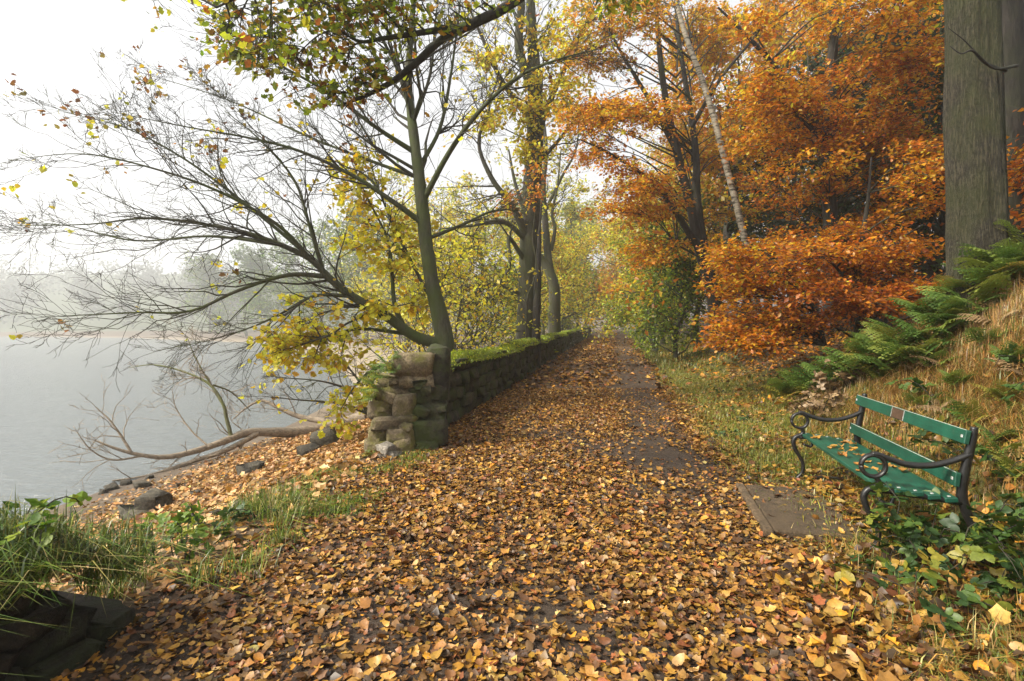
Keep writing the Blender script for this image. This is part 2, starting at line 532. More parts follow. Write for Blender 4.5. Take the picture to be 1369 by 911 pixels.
def ground_mat():
    m, nd, ln, b = new_mat('ground_soil_and_litter')
    at = nd.new('ShaderNodeAttribute'); at.attribute_name = 'Col'
    v = obj_vec(nd)
    n1 = tex_noise(nd, ln, 1.1, 5, .65, v)
    n2 = tex_noise(nd, ln, 26, 5, .75, v)
    c = mixc(nd, ln, .85, at.outputs['Color'], ramp(nd, ln, n2.outputs['Fac'], [(.3, (.35, .33, .3)), (.7, (1.6, 1.55, 1.45))]).outputs[0], 'MULTIPLY')
    c = mixc(nd, ln, .6, c, ramp(nd, ln, n1.outputs['Fac'], [(.3, (.6, .6, .6)), (.7, (1.3, 1.3, 1.2))]).outputs[0], 'MULTIPLY')
    ln.new(c, b.inputs['Base Color']); b.inputs['Roughness'].default_value = .95
    bump(nd, ln, b, n2.outputs['Fac'], .8, .03)
    return m
g = link('ground', make_mesh('ground', np.stack([XX, YY, ZZ], -1).reshape(-1, 3), [Q], G.reshape(-1, 3), True), ground_mat())
tag(g, 'wooded lakeside ground with grassy verge, bank and sloping beach', 'ground', kind='structure')

# path, a sheet of trodden earth
py_ = rngs((-6, 14, .14), (14, 40, .5), (40, 94, 2)); pt = np.linspace(-.12, 3.85, 30)
PT, PY = np.meshgrid(pt, py_)
edge = np.abs(PT - 1.87) / 1.98
PTj = PT + wave(PT, PY, .9) * .18 * ss(edge, .9, 1.0)
PX = PTj + xw(PY)
PZ = h(PX, PY) + .008 - .05 * ss(edge, .93, 1.0) + wave(PX, PY, 7) * .004
pi_ = np.arange(PX.size).reshape(PX.shape)
PQ = np.stack([pi_[:-1, :-1], pi_[:-1, 1:], pi_[1:, 1:], pi_[1:, :-1]], -1).reshape(-1, 4)
def path_mat():
    m, nd, ln, b = new_mat('trodden_earth')
    v = obj_vec(nd)
    n1 = tex_noise(nd, ln, 2.0, 5, .65, v); n2 = tex_noise(nd, ln, 55, 4, .8, v)
    vo = nd.new('ShaderNodeTexVoronoi'); vo.inputs['Scale'].default_value = 15; ln.new(v, vo.inputs['Vector'])
    c = ramp(nd, ln, n2.outputs['Fac'], [(.3, (.018, .011, .006)), (.55, (.052, .033, .020)), (.8, (.15, .105, .07))]).outputs[0]
    lf = ramp(nd, ln, vo.outputs['Color'], [(.2, (.07, .035, .018)), (.5, (.20, .10, .04)), (.8, (.30, .17, .08))]).outputs[0]
    sx_ = nd.new('ShaderNodeSeparateXYZ'); ln.new(v, sx_.inputs[0])
    mr = nd.new('ShaderNodeMapRange'); mr.inputs[1].default_value = 9; mr.inputs[2].default_value = 26; mr.inputs[3].default_value = 0; mr.inputs[4].default_value = .75
    ln.new(sx_.outputs['Y'], mr.inputs[0])
    tt = nd.new('ShaderNodeMath'); tt.operation = 'MULTIPLY_ADD'      # distance from the wall line: the worn track is barer
    ln.new(sx_.outputs['Y'], tt.inputs[0]); tt.inputs[1].default_value = -SL; ln.new(sx_.outputs['X'], tt.inputs[2])
    nw = nd.new('ShaderNodeMath'); nw.operation = 'ADD'; ln.new(tt.outputs[0], nw.inputs[0]); nw.inputs[1].default_value = 2.49
    sc_ = nd.new('ShaderNodeMath'); sc_.operation = 'DIVIDE'; ln.new(nw.outputs[0], sc_.inputs[0]); sc_.inputs[1].default_value = 4.0
    wr = ramp(nd, ln, sc_.outputs[0], [(.54, (1, 1, 1)), (.66, (.35, .35, .35)), (.84, (.35, .35, .35)), (.93, (1, 1, 1))])
    mm = nd.new('ShaderNodeMath'); mm.operation = 'MULTIPLY'; ln.new(mr.outputs[0], mm.inputs[0]); ln.new(wr.outputs[0], mm.inputs[1])
    c = mixc(nd, ln, mm.outputs[0], c, lf)
    c = mixc(nd, ln, .6, c, ramp(nd, ln, n1.outputs['Fac'], [(.3, (.6, .6, .6)), (.7, (1.3, 1.28, 1.2))]).outputs[0], 'MULTIPLY')
    ln.new(c, b.inputs['Base Color']); b.inputs['Roughness'].default_value = .9
    bump(nd, ln, b, n2.outputs['Fac'], .7, .02)
    return m
path = link('path', make_mesh('path', np.stack([PX, PY, PZ], -1).reshape(-1, 3), [PQ], None, True), path_mat())
tag(path, 'earth path strewn with brown fallen leaves running along the stone wall', 'path', kind='structure')

# water
def water_mat():
    m, nd, ln, b = new_mat('lake_water')
    b.inputs['Base Color'].default_value = (.13, .15, .16, 1)
    b.inputs['Roughness'].default_value = .10
    b.inputs['IOR'].default_value = 1.33
    v = obj_vec(nd, 'Object', (.55, 2.2, 1), ln)
    n1 = tex_noise(nd, ln, 1.9, 5, .62, v, .4)
    n2 = tex_noise(nd, ln, 7, 3, .6, v, .2)
    ad = nd.new('ShaderNodeMath'); ad.operation = 'MULTIPLY_ADD'
    ln.new(n2.outputs['Fac'], ad.inputs[0]); ad.inputs[1].default_value = .35; ln.new(n1.outputs['Fac'], ad.inputs[2])
    bump(nd, ln, b, ad.outputs[0], .8, .14)
    return m
wx = np.linspace(-440, 5, 60); wy = np.linspace(-18, 200, 50)
WX, WY = np.meshgrid(wx, wy); wi = np.arange(WX.size).reshape(WX.shape)
wq = np.stack([wi[:-1, :-1], wi[:-1, 1:], wi[1:, 1:], wi[1:, :-1]], -1).reshape(-1, 4)
w = link('water', make_mesh('water', np.stack([WX, WY, np.full(WX.shape, WATER)], -1).reshape(-1, 3), [wq]), water_mat())
tag(w, 'rippled pale grey lake fading into mist', 'lake', kind='structure')

# air: even mist over lake and wood
def haze_box():
    x0, x1, y0, y1, z0, z1 = -445, 305, -19, 435, -9, 62
    V = [(x, y, z) for x in (x0, x1) for y in (y0, y1) for z in (z0, z1)]
    Fq = [[0, 1, 3, 2], [4, 6, 7, 5], [0, 4, 5, 1], [2, 3, 7, 6], [0, 2, 6, 4], [1, 5, 7, 3]]
    m = bpy.data.materials.new('mist'); m.use_nodes = True
    nd, ln = m.node_tree.nodes, m.node_tree.links
    nd.clear()
    out = nd.new('ShaderNodeOutputMaterial'); pv = nd.new('ShaderNodeVolumePrincipled')
    pv.inputs['Color'].default_value = (.95, .96, .97, 1)
    pv.inputs['Density'].default_value = HAZE_DENSITY
    pv.inputs['Anisotropy'].default_value = .45
    ln.new(pv.outputs[0], out.inputs['Volume'])
    o = link('haze', make_mesh('haze', V, [Fq]), m)
    tag(o, 'pale autumn mist hanging over the lake and wood', 'haze', kind='stuff')
    o.visible_shadow = True
haze_box()

# ------------------------------------------------------------------ dry stone wall
WD = np.array([SL, 1.0]); WD /= np.linalg.norm(WD)            # along the wall
WN = np.array([WD[1], -WD[0]])                                # towards the path
WALL_ROT = math.atan2(WD[1], WD[0])
def wall_pt(y, t=0.0, z=0.0):
    p = np.array([float(xw(y)), y]) + WN * t
    return np.array([p[0], p[1], z])

def stone_mesh(seed, k=2, rough=.10, rnd=.35):
    r = np.random.default_rng(seed)
    vs, qs, keyd = [], [], {}
    cor = r.normal(size=(2, 2, 2, 3)) * rough * .32
    pos = np.linspace(-1, 1, k + 1)
    if k == 3: pos = np.array([-1, -.74, .74, 1]) + np.array([0, *r.normal(size=2) * .12, 0])
    def vid(i, j, l):
        if (i, j, l) not in keyd:
            p = np.array([pos[i], pos[j], pos[l]])
            w = (p + 1) / 2
            off = sum(cor[a, b, c] * abs(1 - a - w[0]) * abs(1 - b - w[1]) * abs(1 - c - w[2]) for a in (0, 1) for b in (0, 1) for c in (0, 1))
            edge = (np.abs(p) > .99).sum()
            q = p * (1 - (0, 0, .035, .09)[edge] * (1 + rnd * 2) * (1 + .6 * r.normal())) * .5 + off
            q = q + r.normal(size=3) * rough * .07
            keyd[(i, j, l)] = len(vs); vs.append(q)
        return keyd[(i, j, l)]
    for ax in range(3):
        for side in (0, k):
            for a in range(k):
                for b in range(k):
                    quad = []
                    for da, db in ((0, 0), (1, 0), (1, 1), (0, 1)):
                        c = [0, 0, 0]; c[ax] = side; c[(ax + 1) % 3] = a + da; c[(ax + 2) % 3] = b + db
                        quad.append(vid(*c))
                    qs.append(quad if side else quad[::-1])
    return vs, [qs]
def stone_set(mat, n, rough, rnd, k=3, base=0):
    out = []
    for i in range(n):
        V, q = stone_mesh(base + i, k, rough, rnd)
        me = make_mesh('stone', V, q); me.materials.append(mat); out.append(me)
    return out
ST_WALL = stone_set(M['stone_wall'], 8, .20, .15)
ST_END = stone_set(M['stone_end'], 6, .26, .15, 3, 50)
ST_SOIL_SHADED = stone_set(M['soil_shade'], 6, .14, .6, 3, 140)
ST_PALE = stone_set(M['stone_pale'], 4, .34, .4, 3, 80)
ST_DARK = stone_set(M['stone_dark'], 5, .36, .5, 3, 110)

def block(name, me, parent, c, size, rz=WALL_ROT, rx=0.0, ry=0.0):
    o = bpy.data.objects.new(name, me)
    o.parent = parent
    o.location = c; o.scale = size; o.rotation_euler = (rx, ry, rz)
    col.objects.link(o)
    return o

WALL_T = .44
wall = empty('stone_wall', wall_pt(6.7, -.2), 'long dry stone wall topped with green moss, beside the leafy path', 'wall')
W0 = np.array(wall.location)
rows = [(0.0, .2), (.2, .19), (.39, .2), (.59, .19)]
for ri, (za, hh) in enumerate(rows):
    y = 6.75 + .25 * (ri % 2)
    while y < 28:
        L = random.uniform(.34, .62) * (1 + max(0, y - 12) * .035)
        yc = y + L / 2 * WD[1]
        gz = hz(xw(yc) + .3, yc)
        c = wall_pt(yc, -WALL_T / 2 + random.uniform(-.02, .025), gz + za + hh / 2 - .03)
        block('stone', random.choice(ST_WALL), wall, c - W0, (L * 1.0, WALL_T * random.uniform(.97, 1.08), hh * random.uniform(.97, 1.1)), WALL_ROT + random.uniform(-.04, .04), random.uniform(-.05, .05), random.uniform(-.04, .04))
        y += L * WD[1]
mb = MB()
def joined_stone(mb, me_seed, c, size, rz):
    V, q = stone_mesh(me_seed, 1 if size[2] < .17 else 2, .16, .5)
    V = np.array(V) * np.array(size)
    R = np.array(Matrix.Rotation(rz, 3, 'Z'))
    mb.add(V @ R.T + c, q)
for ri, (za, hh) in enumerate(rows):
    y = 28.0
    while y < 56:
        L = random.uniform(.5, .9); yc = y + L / 2
        joined_stone(mb, random.randrange(400), wall_pt(yc, -WALL_T / 2 + random.uniform(-.03, .03), hz(xw(yc) + .3, yc) + za + hh / 2 - .03) - W0, (L, WALL_T, hh * 1.05), WALL_ROT)
        y += L
o = mb.build('far_stonework', M['stone_wall'], wall); o['kind'] = 'stuff'
# core behind the joints
mb = MB(); ys = np.linspace(6.72, 56, 60)
for ya, yb in zip(ys[:-1], ys[1:]):
    V = []
    for yy in (ya, yb):
        gz = hz(xw(yy) + .3, yy)
        for t_, z_ in ((-.06, -.2), (-.06, .8), (-WALL_T + .06, .8), (-WALL_T + .06, -.6)):
            V.append(wall_pt(yy, t_, gz + z_) - W0)
    mb.add(V, [[[0, 1, 5, 4], [1, 2, 6, 5], [2, 3, 7, 6]]])
    if ya < 7: mb.p.append(np.array([[0, 3, 2, 1]]))
mb.build('core', M['soil_shade'], wall)
# coping stones and moss
def cope_z(y): return hz(xw(y) + .3, y) + .86 + .035 * math.sin(y * .9) + .02 * math.sin(y * 2.3)
y = 6.85
while y < 56:
    L = random.uniform(.5, .75) * (1 if y < 25 else 1.6); yc = y + L / 2 * WD[1]
    block('coping_stone', random.choice(ST_WALL), wall, wall_pt(yc, -WALL_T / 2 + .01, cope_z(yc) - .02) - W0, (L * 1.01, WALL_T * 1.1, .17), WALL_ROT + random.uniform(-.05, .05), random.uniform(-.06, .06), random.uniform(-.05, .05))
    y += L * WD[1]
mb = MB()
ys = np.concatenate([np.arange(7.35, 20, .07), np.arange(20, 57, .3)]); ts = np.linspace(-WALL_T - .05, .055, 11)
V = []
for yy in ys:
    cz = cope_z(yy)
    for k_, t_ in enumerate(ts):
        e = abs(k_ / 10 * 2 - 1)
        bulge = .125 - .12 * e ** 3.5 + .035 * float(wave(yy * 1.0, t_ * 3, 3.0)) + .012 * rng.normal()
        tt = t_ + .04 * float(wave(yy, 3.3 + t_, 2.0))
        patch = .06 * max(0, float(wave(yy * .8, 7.0, 1.1)) - .1) * (k_ > 6)
        V.append(wall_pt(yy, tt, cz + bulge - patch * 2) - W0)
iy = np.arange(len(ys) * 11).reshape(len(ys), 11)
q = np.stack([iy[:-1, :-1], iy[:-1, 1:], iy[1:, 1:], iy[1:, :-1]], -1).reshape(-1, 4)
V = np.array(V)
mb.add(V, [q], np.array([.19, .25, .012]) * np.exp(rng.normal(size=(len(V), 1)) * .2))
near = V[V[:, 1] < 22]
sel = near[rng.integers(0, len(near), 26000)] + rng.normal(size=(26000, 3)) * np.array([.025, .03, .006])
cm = palette(26000, [(.28, .36, .014, 3), (.17, .26, .012, 2), (.42, .44, .02, 2)], .3)
nn = np.array([0, -.2, .4]) + rng.normal(size=(26000, 3)) * .8
leaves(mb, sel, nn, .028 * np.exp(rng.normal(size=26000) * .3), DIAMOND, cm)
o = mb.build('moss', M['grass'], wall, True); o['kind'] = 'stuff'; o['label'] = 'bright green moss cushion on top of the wall'

# broken end of the wall: single tumbled stones, squared ones still standing
end_specs = [   # left, right, top, bottom bearing, distance, depth, tilt, kind
    (530, 576, 474, 502, 6.56, .42, .03, 'e'), (573, 599, 471, 530, 6.68, .46, 0.03, 'w'), (538, 578, 500, 516, 6.58, .44, -.02, 'e'),
    (508, 541, 503, 517, 6.58, .40, .08, 'e'), (545, 594, 514, 536, 6.64, .46, .0, 'w'), (503, 548, 515, 530, 6.54, .44, -.04, 'e'), (496, 528, 529, 557, 6.52, .44, .05, 'e'),
    (525, 552, 528, 556, 6.50, .46, -.03, 'e'), (549, 596, 534, 560, 6.62, .46, .02, 'w'), (500, 553, 556, 571, 6.48, .48, -.03, 'e'), (552, 592, 558, 588, 6.60, .46, .0, 'w'),
    (496, 520, 570, 592, 6.50, .44, .05, 'e'), (518, 550, 570, 590, 6.48, .46, -.03, 'e'), (544, 586, 586, 612, 6.56, .5, .0, 'w'), (490, 526, 590, 632, 6.48, .46, .03, 'e'), (523, 550, 588, 628, 6.46, .46, -.03, 'e'), (544, 576, 606, 636, 6.52, .5, .0, 'w')]
ST_SQ = stone_set(M['stone_end'], 7, .15, .5, 3, 200)
for (ua, ub, va, vb, d, dep, ti, k) in end_specs:
    u, v = (ua + ub) / 2, (va + vb) / 2; sz = ((ub - ua) * d / F_PX, dep, (vb - va) * d / F_PX)
    me = random.choice(ST_SQ if k == 'e' else ST_WALL)  # left stones in the lit colour, right ones in the shaded colour
    block('stone', me, wall, P(u, v, d) - W0, (sz[0] * 1.14, sz[1], sz[2] * 1.18), random.uniform(-.15, .2) + .15, random.uniform(-.06, .06), ti)
for i in range(22):
    u, v = random.uniform(500, 592), random.uniform(503, 628)
    s_ = random.uniform(.05, .11)
    block('stone', random.choice(ST_END if u < 548 else ST_WALL), wall, P(u, v, 6.36 if u < 548 else 6.42) - W0, (s_ * 1.6, s_ * 1.6, s_), random.uniform(-.5, .5), random.uniform(-.3, .3), random.uniform(-.4, .4))
foot = empty('stone_footing', P(470, 668, 5.6), 'pale broken footing stones between the wall end and the grassy stub', 'stone')
for (u, v, d, sz) in [(516, 606, 6.15, (.20, .2, .2)), (527, 612, 6.1, (.12, .14, .13)), (505, 632, 6.0, (.22, .25, .14)), (482, 648, 5.85, (.24, .22, .14)), (458, 664, 5.6, (.34, .26, .13)), (436, 676, 5.4, (.28, .24, .12)), (497, 648, 5.9, (.16, .2, .1)), (415, 684, 5.3, (.2, .16, .09))]:
    p = P(u, v, d); 
    block('stone', random.choice(ST_PALE), foot, p - np.array(foot.location), sz, random.uniform(-.6, .6), random.uniform(-.2, .2), random.uniform(-.25, .25))

# the near stub of the wall, overgrown
stub = empty('wall_stub', wall_pt(1.5, -.3, 0), 'low dark broken stub of wall overgrown with grass and brambles', 'wall')
SB = np.array(stub.location)
def STUB_Y(t): return 2.72
for ri, (za, hh) in enumerate([(-.05, .15), (.10, .13), (.23, .12), (.35, .11)]):
    y = -1.0 + .2 * ri
    while y < 2.55 - .10 * ri:
        L = min(random.uniform(.18, .32), 2.80 - .10 * ri - y)
        if L < .15: break
        yc = y + L / 2
        block('stone', random.choice(ST_SOIL_SHADED), stub, wall_pt(yc, -.3 + random.uniform(-.03, .03), za + hh / 2) - SB, (L, .62, hh * 1.08), WALL_ROT + random.uniform(-.08, .08), random.uniform(-.08, .08), random.uniform(-.06, .06))
        y += L
mb = MB()
ys = np.linspace(-1.2, 2.74, 50); ts = np.linspace(-.8, .03, 14); V = []
for yy in ys:
    for k_, t_ in enumerate(ts):
        e = abs(k_ / 13 * 2 - 1)
        endf = float(ss(yy, 2.78, 2.45))
        V.append(wall_pt(yy, t_ + .03 * float(wave(yy, t_, 4)), (.46 + .13 * (1 - e ** 3) + .05 * float(wave(yy, t_, 3))) * (.45 + .55 * endf)) - SB)
iy = np.arange(len(V)).reshape(50, 14)
mb.add(V, [np.stack([iy[:-1, :-1], iy[:-1, 1:], iy[1:, 1:], iy[1:, :-1]], -1).reshape(-1, 4)])
mb.build('turf_cap', M['turf'], stub, True)
CAP = np.array(V) + SB


# ------------------------------------------------------------------ bench
def iron_mat():
    m, nd, ln, b = new_mat('black_iron')
    n1 = tex_noise(nd, ln, 30, 5, .7, obj_vec(nd))
    c = ramp(nd, ln, n1.outputs['Fac'], [(.3, (.006, .006, .006)), (.75, (.022, .021, .02))]).outputs[0]
    ln.new(c, b.inputs['Base Color']); b.inputs['Roughness'].default_value = .38
    bump(nd, ln, b, n1.outputs['Fac'], .25, .004)
    return m
def paint_mat():
    m, nd, ln, b = new_mat('green_paint')
    v = obj_vec(nd, 'Object', (1.2, 14, 14), ln)
    n1 = tex_noise(nd, ln, 6, 6, .7, v); n2 = tex_noise(nd, ln, 40, 4, .7, obj_vec(nd))
    c = ramp(nd, ln, n1.outputs['Fac'], [(.25, (.006, .055, .034)), (.6, (.010, .088, .056)), (.85, (.022, .12, .08))]).outputs[0]
    sp = ramp(nd, ln, n2.outputs['Fac'], [(.60, (0, 0, 0)), (.68, (.75, .75, .75))])
    c = mixc(nd, ln, sp.outputs[0], c, (.07, .085, .06))
    gr = tex_noise(nd, ln, 3.5, 5, .7, obj_vec(nd))
    c = mixc(nd, ln, .8, c, ramp(nd, ln, gr.outputs['Fac'], [(.35, (.5, .5, .48)), (.65, (1.25, 1.25, 1.2))]).outputs[0], 'MULTIPLY')
    oi = nd.new('ShaderNodeObjectInfo')
    c = mixc(nd, ln, .7, c, ramp(nd, ln, oi.outputs['Random'], [(0, (.75, .75, .75)), (1, (1.15, 1.15, 1.15))]).outputs[0], 'MULTIPLY')
    ln.new(c, b.inputs['Base Color']); b.inputs['Roughness'].default_value = .42
    bump(nd, ln, b, n1.outputs['Fac'], .25, .004)
    return m
def flat_mat(name, c, rough=.5, metal=0.0, var=.3):
    m, nd, ln, b = new_mat(name)
    n1 = tex_noise(nd, ln, 25, 5, .7, obj_vec(nd))
    k = ramp(nd, ln, n1.outputs['Fac'], [(.3, tuple(x * (1 - var) for x in c)), (.7, tuple(min(.9, x * (1 + var)) for x in c))]).outputs[0]
    ln.new(k, b.inputs['Base Color']); b.inputs['Roughness'].default_value = rough; b.inputs['Metallic'].default_value = metal
    return m
M['iron'] = iron_mat(); M['green'] = paint_mat()
M['plaque'] = flat_mat('plaque_bronze', (.10, .06, .04), .45, .3)
M['bolt'] = flat_mat('bolt_steel', (.62, .62, .60), .35, .6)
M['edge_highlight'] = flat_mat('worn_highlight', (.38, .42, .36), .6)  # pale rail edge: wear plus a highlight line put into the colour
M['concrete'] = stone_mat('concrete_slab', (.07, .050, .030), (.18, .13, .08), (.10, .068, .036), .45, .7)

BY, BL = 1.32, 1.80
bench = empty('park_bench', (3.145, 4.2, hz(3.0, 4.2) + .0), 'green slatted park bench with black cast iron scroll ends', 'bench', rz=BY)

def bevel_box(name, mat, parent, size, loc, rot=(0, 0, 0), bv=.006):
    sx, sy, sz = [s / 2 for s in size]
    V, q = [], []
    import bmesh
    bm = bmesh.new()
    bmesh.ops.create_cube(bm, size=1.0)
    for v in bm.verts: v.co = (v.co.x * size[0], v.co.y * size[1], v.co.z * size[2])
    bmesh.ops.bevel(bm, geom=bm.edges[:], offset=bv, segments=1, affect='EDGES')
    me = bpy.data.meshes.new(name); bm.to_mesh(me); bm.free()
    me.materials.append(mat)
    o = bpy.data.objects.new(name, me); o.parent = parent; o.location = loc; o.rotation_euler = rot
    col.objects.link(o)
    return o

def strap(name, parent, pts, wid, thick, x, mat=None, k=5):
    """a cast bar: curve in the plane of the bench end (q forward, z up), 'thick' in that plane, 'wid' across"""
    q3 = [(0, a, b) for a, b in pts]
    th = thick if hasattr(thick, '__len__') else [thick] * len(pts)
    C, R = spline(q3, th, k)
    T = np.gradient(C, axis=0); T = nrm(T)
    Nn = np.stack([np.zeros(len(T)), -T[:, 2], T[:, 1]], 1)
    V = []
    n = 8
    for c_, nn, r in zip(C, Nn, R):
        for a in range(n):
            an = 2 * math.pi * (a + .5) / n
            ca, sa = math.cos(an), math.sin(an)
            ca = math.copysign(min(1, abs(ca) * 1.25), ca); sa = math.copysign(min(1, abs(sa) * 1.15), sa)
            V.append(c_ + nn * sa * r / 2 + np.array([1, 0, 0]) * ca * wid / 2)
    m = len(C)
    Q_ = [[i * n + a, i * n + (a + 1) % n, (i + 1) * n + (a + 1) % n, (i + 1) * n + a] for i in range(m - 1) for a in range(n)]
    me = make_mesh(name, V, [np.array(Q_), np.array([list(range(n))[::-1], list(range((m - 1) * n, m * n))])], None, True)
    o = link(name, me, mat or M['iron'], parent); o.location = (x, 0, 0)
    return o

for sx_ in (1, -1):
    fr = bpy.data.objects.new('end_frame', None)
    X = sx_ * (BL / 2 - .035)
    # the end frame itself: post, seat bearer and foot bar in one casting, with arm, scroll and leg under it
    post = strap('end_frame', bench, [(-.10, 0.0), (-.055, .16), (.015, .34), (.035, .46), (.010, .64), (-.022, .80), (-.032, .875)], .042, [.05, .05, .055, .055, .05, .045, .035], X)
    strap('armrest', post, [(-.015, .705), (.08, .655), (.20, .615), (.33, .610), (.44, .640), (.505, .668), (.545, .672)], .046, [.034, .034, .036, .038, .036, .03, .024], 0)
    ring = [(.536 + .072 * math.cos(a), .590 + .072 * math.sin(a)) for a in np.linspace(0, 2 * math.pi, 17)]
    strap('arm_scroll', post, ring, .044, .026, 0, k=2)
    strap('leg', post, [(.528, .525), (.505, .487), (.520, .455), (.572, .425), (.592, .375), (.572, .300), (.525, .215), (.505, .140), (.520, .07), (.575, .012), (.600, .012)], .042, [.03, .03, .034, .036, .038, .036, .033, .03, .03, .03, .024], 0)
    strap('seat_bearer', post, [(.545, .43), (.40, .425), (.22, .405), (.03, .385)], .04, .035, 0)
    strap('foot_bar', post, [(.535, .035), (.30, .045), (.05, .040), (-.08, .035)], .03, .026, 0)
    strap('brace', post, [(.50, .36), (.44, .34), (.42, .38), (.40, .42)], .026, .022, 0)
    bpy.data.objects.remove(fr)
sw = .071
for k_ in range(5):
    q_ = .516 - sw / 2 - k_ * (sw + .023)
    z_ = .452 - .012 * k_
    s = bevel_box('seat_slat', M['green'], bench, (BL, sw, .030), (0, q_, z_), (math.radians(-7), 0, 0), .004)
    for sx_ in (-1, 1):
        for dq in (0,):
            bevel_box('bolt', M['bolt'], s, (.018, .018, .006), (sx_ * (BL / 2 - .035), dq, .0165), bv=.002)
for (zt, zb, qt, qb, nm) in ((.855, .768, -.004, .012, 'back_rail'), (.580, .496, .052, .062, 'back_rail')):
    ang = math.atan2(qt - qb, zt - zb)
    r = bevel_box(nm, M['green'], bench, (BL, .030, .090), (0, (qt + qb) / 2 + .016, (zt + zb) / 2), (-ang, 0, 0), .004)
    e = bevel_box('worn_highlight', M['edge_highlight'], r, (BL - .02, .006, .0035), (0, .0125, .0452), bv=.001)
    for sx_ in (-1, 1):
        bevel_box('bolt', M['bolt'], r, (.02, .008, .02), (sx_ * (BL / 2 - .032), .0175, 0), bv=.003)
    if zt > .8:
        pl = bevel_box('plaque', M['plaque'], r, (.20, .006, .078), (.02, .0180, 0), bv=.001)
        pl['label'] = 'small dark bronze plaque on the top rail'
        for sx_ in (-1, 1):
            bevel_box('plaque_mount', M['bolt'], pl, (.006, .004, .08), (sx_ * .103, .001, 0), bv=.0005)

slab = empty('concrete_slab', (2.45, 4.3, hz(2.45, 4.3)), 'worn concrete slab set in the leaves in front of the bench', 'slab', rz=BY)
bevel_box('paving', M['concrete'], slab, (1.15, .60, .09), (-.02, .10, .0), (0, 0, .0), .012)
bevel_box('edging', M['concrete'], slab, (1.20, .07, .10), (-.02, .442, .0), (0, 0, .01), .012)

# leaves lying on the seat
def leaf_mesh(tmpl, size, seed, mat, bend=.25):
    r = np.random.default_rng(seed)
    V = tmpl[0].copy(); V[:, 1] -= .5
    V[:, 2] += bend * r.normal() * V[:, 0] ** 2 * 2 + bend * r.normal() * V[:, 1] ** 2 + r.normal(size=len(V)) * .04
    V[:, 2] -= V[:, 2].min() - .02
    me = make_mesh('leaf', V * size, [tmpl[1]], np.ones((len(V), 3)), False)
    me.materials.append(mat)
    return me
GOLD = [leaf_mesh((MAPLE, OAK, CURL)[i % 3], .085, i, M['gold_obj']) for i in range(6)]
LIT = [leaf_mesh((LIT_A, OAK, LIT_B, LIT_C)[i % 4], .085, 20 + i, M['litter_obj'], .5) for i in range(10)]
BM = Matrix.Translation(bench.location) @ Matrix.Rotation(BY, 4, 'Z')
for i in range(26):
    lx = random.uniform(-.8, .75); q_ = random.uniform(.12, .50)
    k_ = (.516 - q_) / (sw + .023)
    p = BM @ Vector((lx, q_, .452 - .012 * k_ + .018))
    o = bpy.data.objects.new('fallen_leaf', random.choice(GOLD)); o.location = p
    o.rotation_euler = (random.uniform(-.2, .2), random.uniform(-.2, .2), random.uniform(0, 6.3))
    s = random.uniform(.55, 1.0); o.scale = (s, s, s)
    col.objects.link(o)
    tag(o, 'golden fallen leaf lying on the green bench seat', 'leaf', 'leaves on the bench seat')

# ------------------------------------------------------------------ trees
ORANGE = [(.70, .25, .014, 4), (.76, .35, .02, 4), (.56, .17, .012, 3), (.76, .46, .03, 1.4), (.36, .11, .014, .8), (.30, .24, .02, .8)]
OCHRE = [(.70, .38, .02, 3), (.66, .28, .018, 2), (.62, .46, .03, 3), (.40, .36, .03, 1.5), (.42, .16, .018, .8)]
YELLOW = [(.85, .66, .03, 4), (.82, .55, .02, 3), (.78, .68, .06, 3), (.70, .36, .03, .6), (.46, .50, .03, 1)]
YGREEN = [(.38, .40, .03, 3), (.52, .48, .04, 3), (.22, .30, .03, 2), (.64, .48, .04, 1.5)]
GREEN = [(.07, .13, .016, 3), (.11, .18, .02, 3), (.18, .24, .025, 2), (.26, .27, .03, 1)]
LIME = [(.22, .34, .02, 3), (.34, .44, .03, 3), (.50, .50, .04, 1.5), (.09, .15, .018, 1.5)]
DARKG = [(.012, .026, .010, 3), (.02, .042, .014, 3), (.03, .06, .018, 2), (.05, .06, .02, 1)]
OAKC = [(.15, .21, .018, 3), (.28, .34, .02, 3), (.46, .44, .03, 2), (.42, .24, .03, 1.6), (.30, .11, .02, 1)]

def explicit(pts):
    """(u, v, distance, radius) -> points, radii"""
    return np.array([P(a, b, c) for a, b, c, _ in pts]), np.array([x[3] for x in pts])

def limb(name, pts, rad, mat, parent, n=9, k=5, rough=.0, foot=False):
    C, R = spline(pts, rad, k)
    mb = MB()
    if foot:
        lift = np.clip((C[:, 2] - C[0, 2]), 0, None)
        R = R * (1 + .55 * np.exp(-lift / .22))
    tubes(mb, C[None], R[None], n)
    if rough:
        V = mb.v[0]
        for i in range(len(V)):
            ce = C[i // n]; d = V[i] - ce
            f = noise.noise(Vector(V[i] * 3.1)) * rough + noise.noise(Vector(V[i] * 9)) * rough * .5
            V[i] = ce + d * (1 + f)
    o = mb.build(name, mat, parent, True, off=parent.location)
    return C, R

def finish(root, wood, leafmb, wmat, lmat=None, wname='branches', lname='crown'):
    """twigs and leaves become parts of the tree"""
    off = np.array(root.location)
    if wood is not None and wood.b:
        for L in wood.b.values():
            for i, (p, r) in enumerate(L): L[i] = (p - off, r)
        wood.build(wname, wmat, root)
    if leafmb is not None and leafmb.v:
        o = leafmb.build(lname, lmat or M['leaf'], root, False, off=off); o['kind'] = 'stuff'

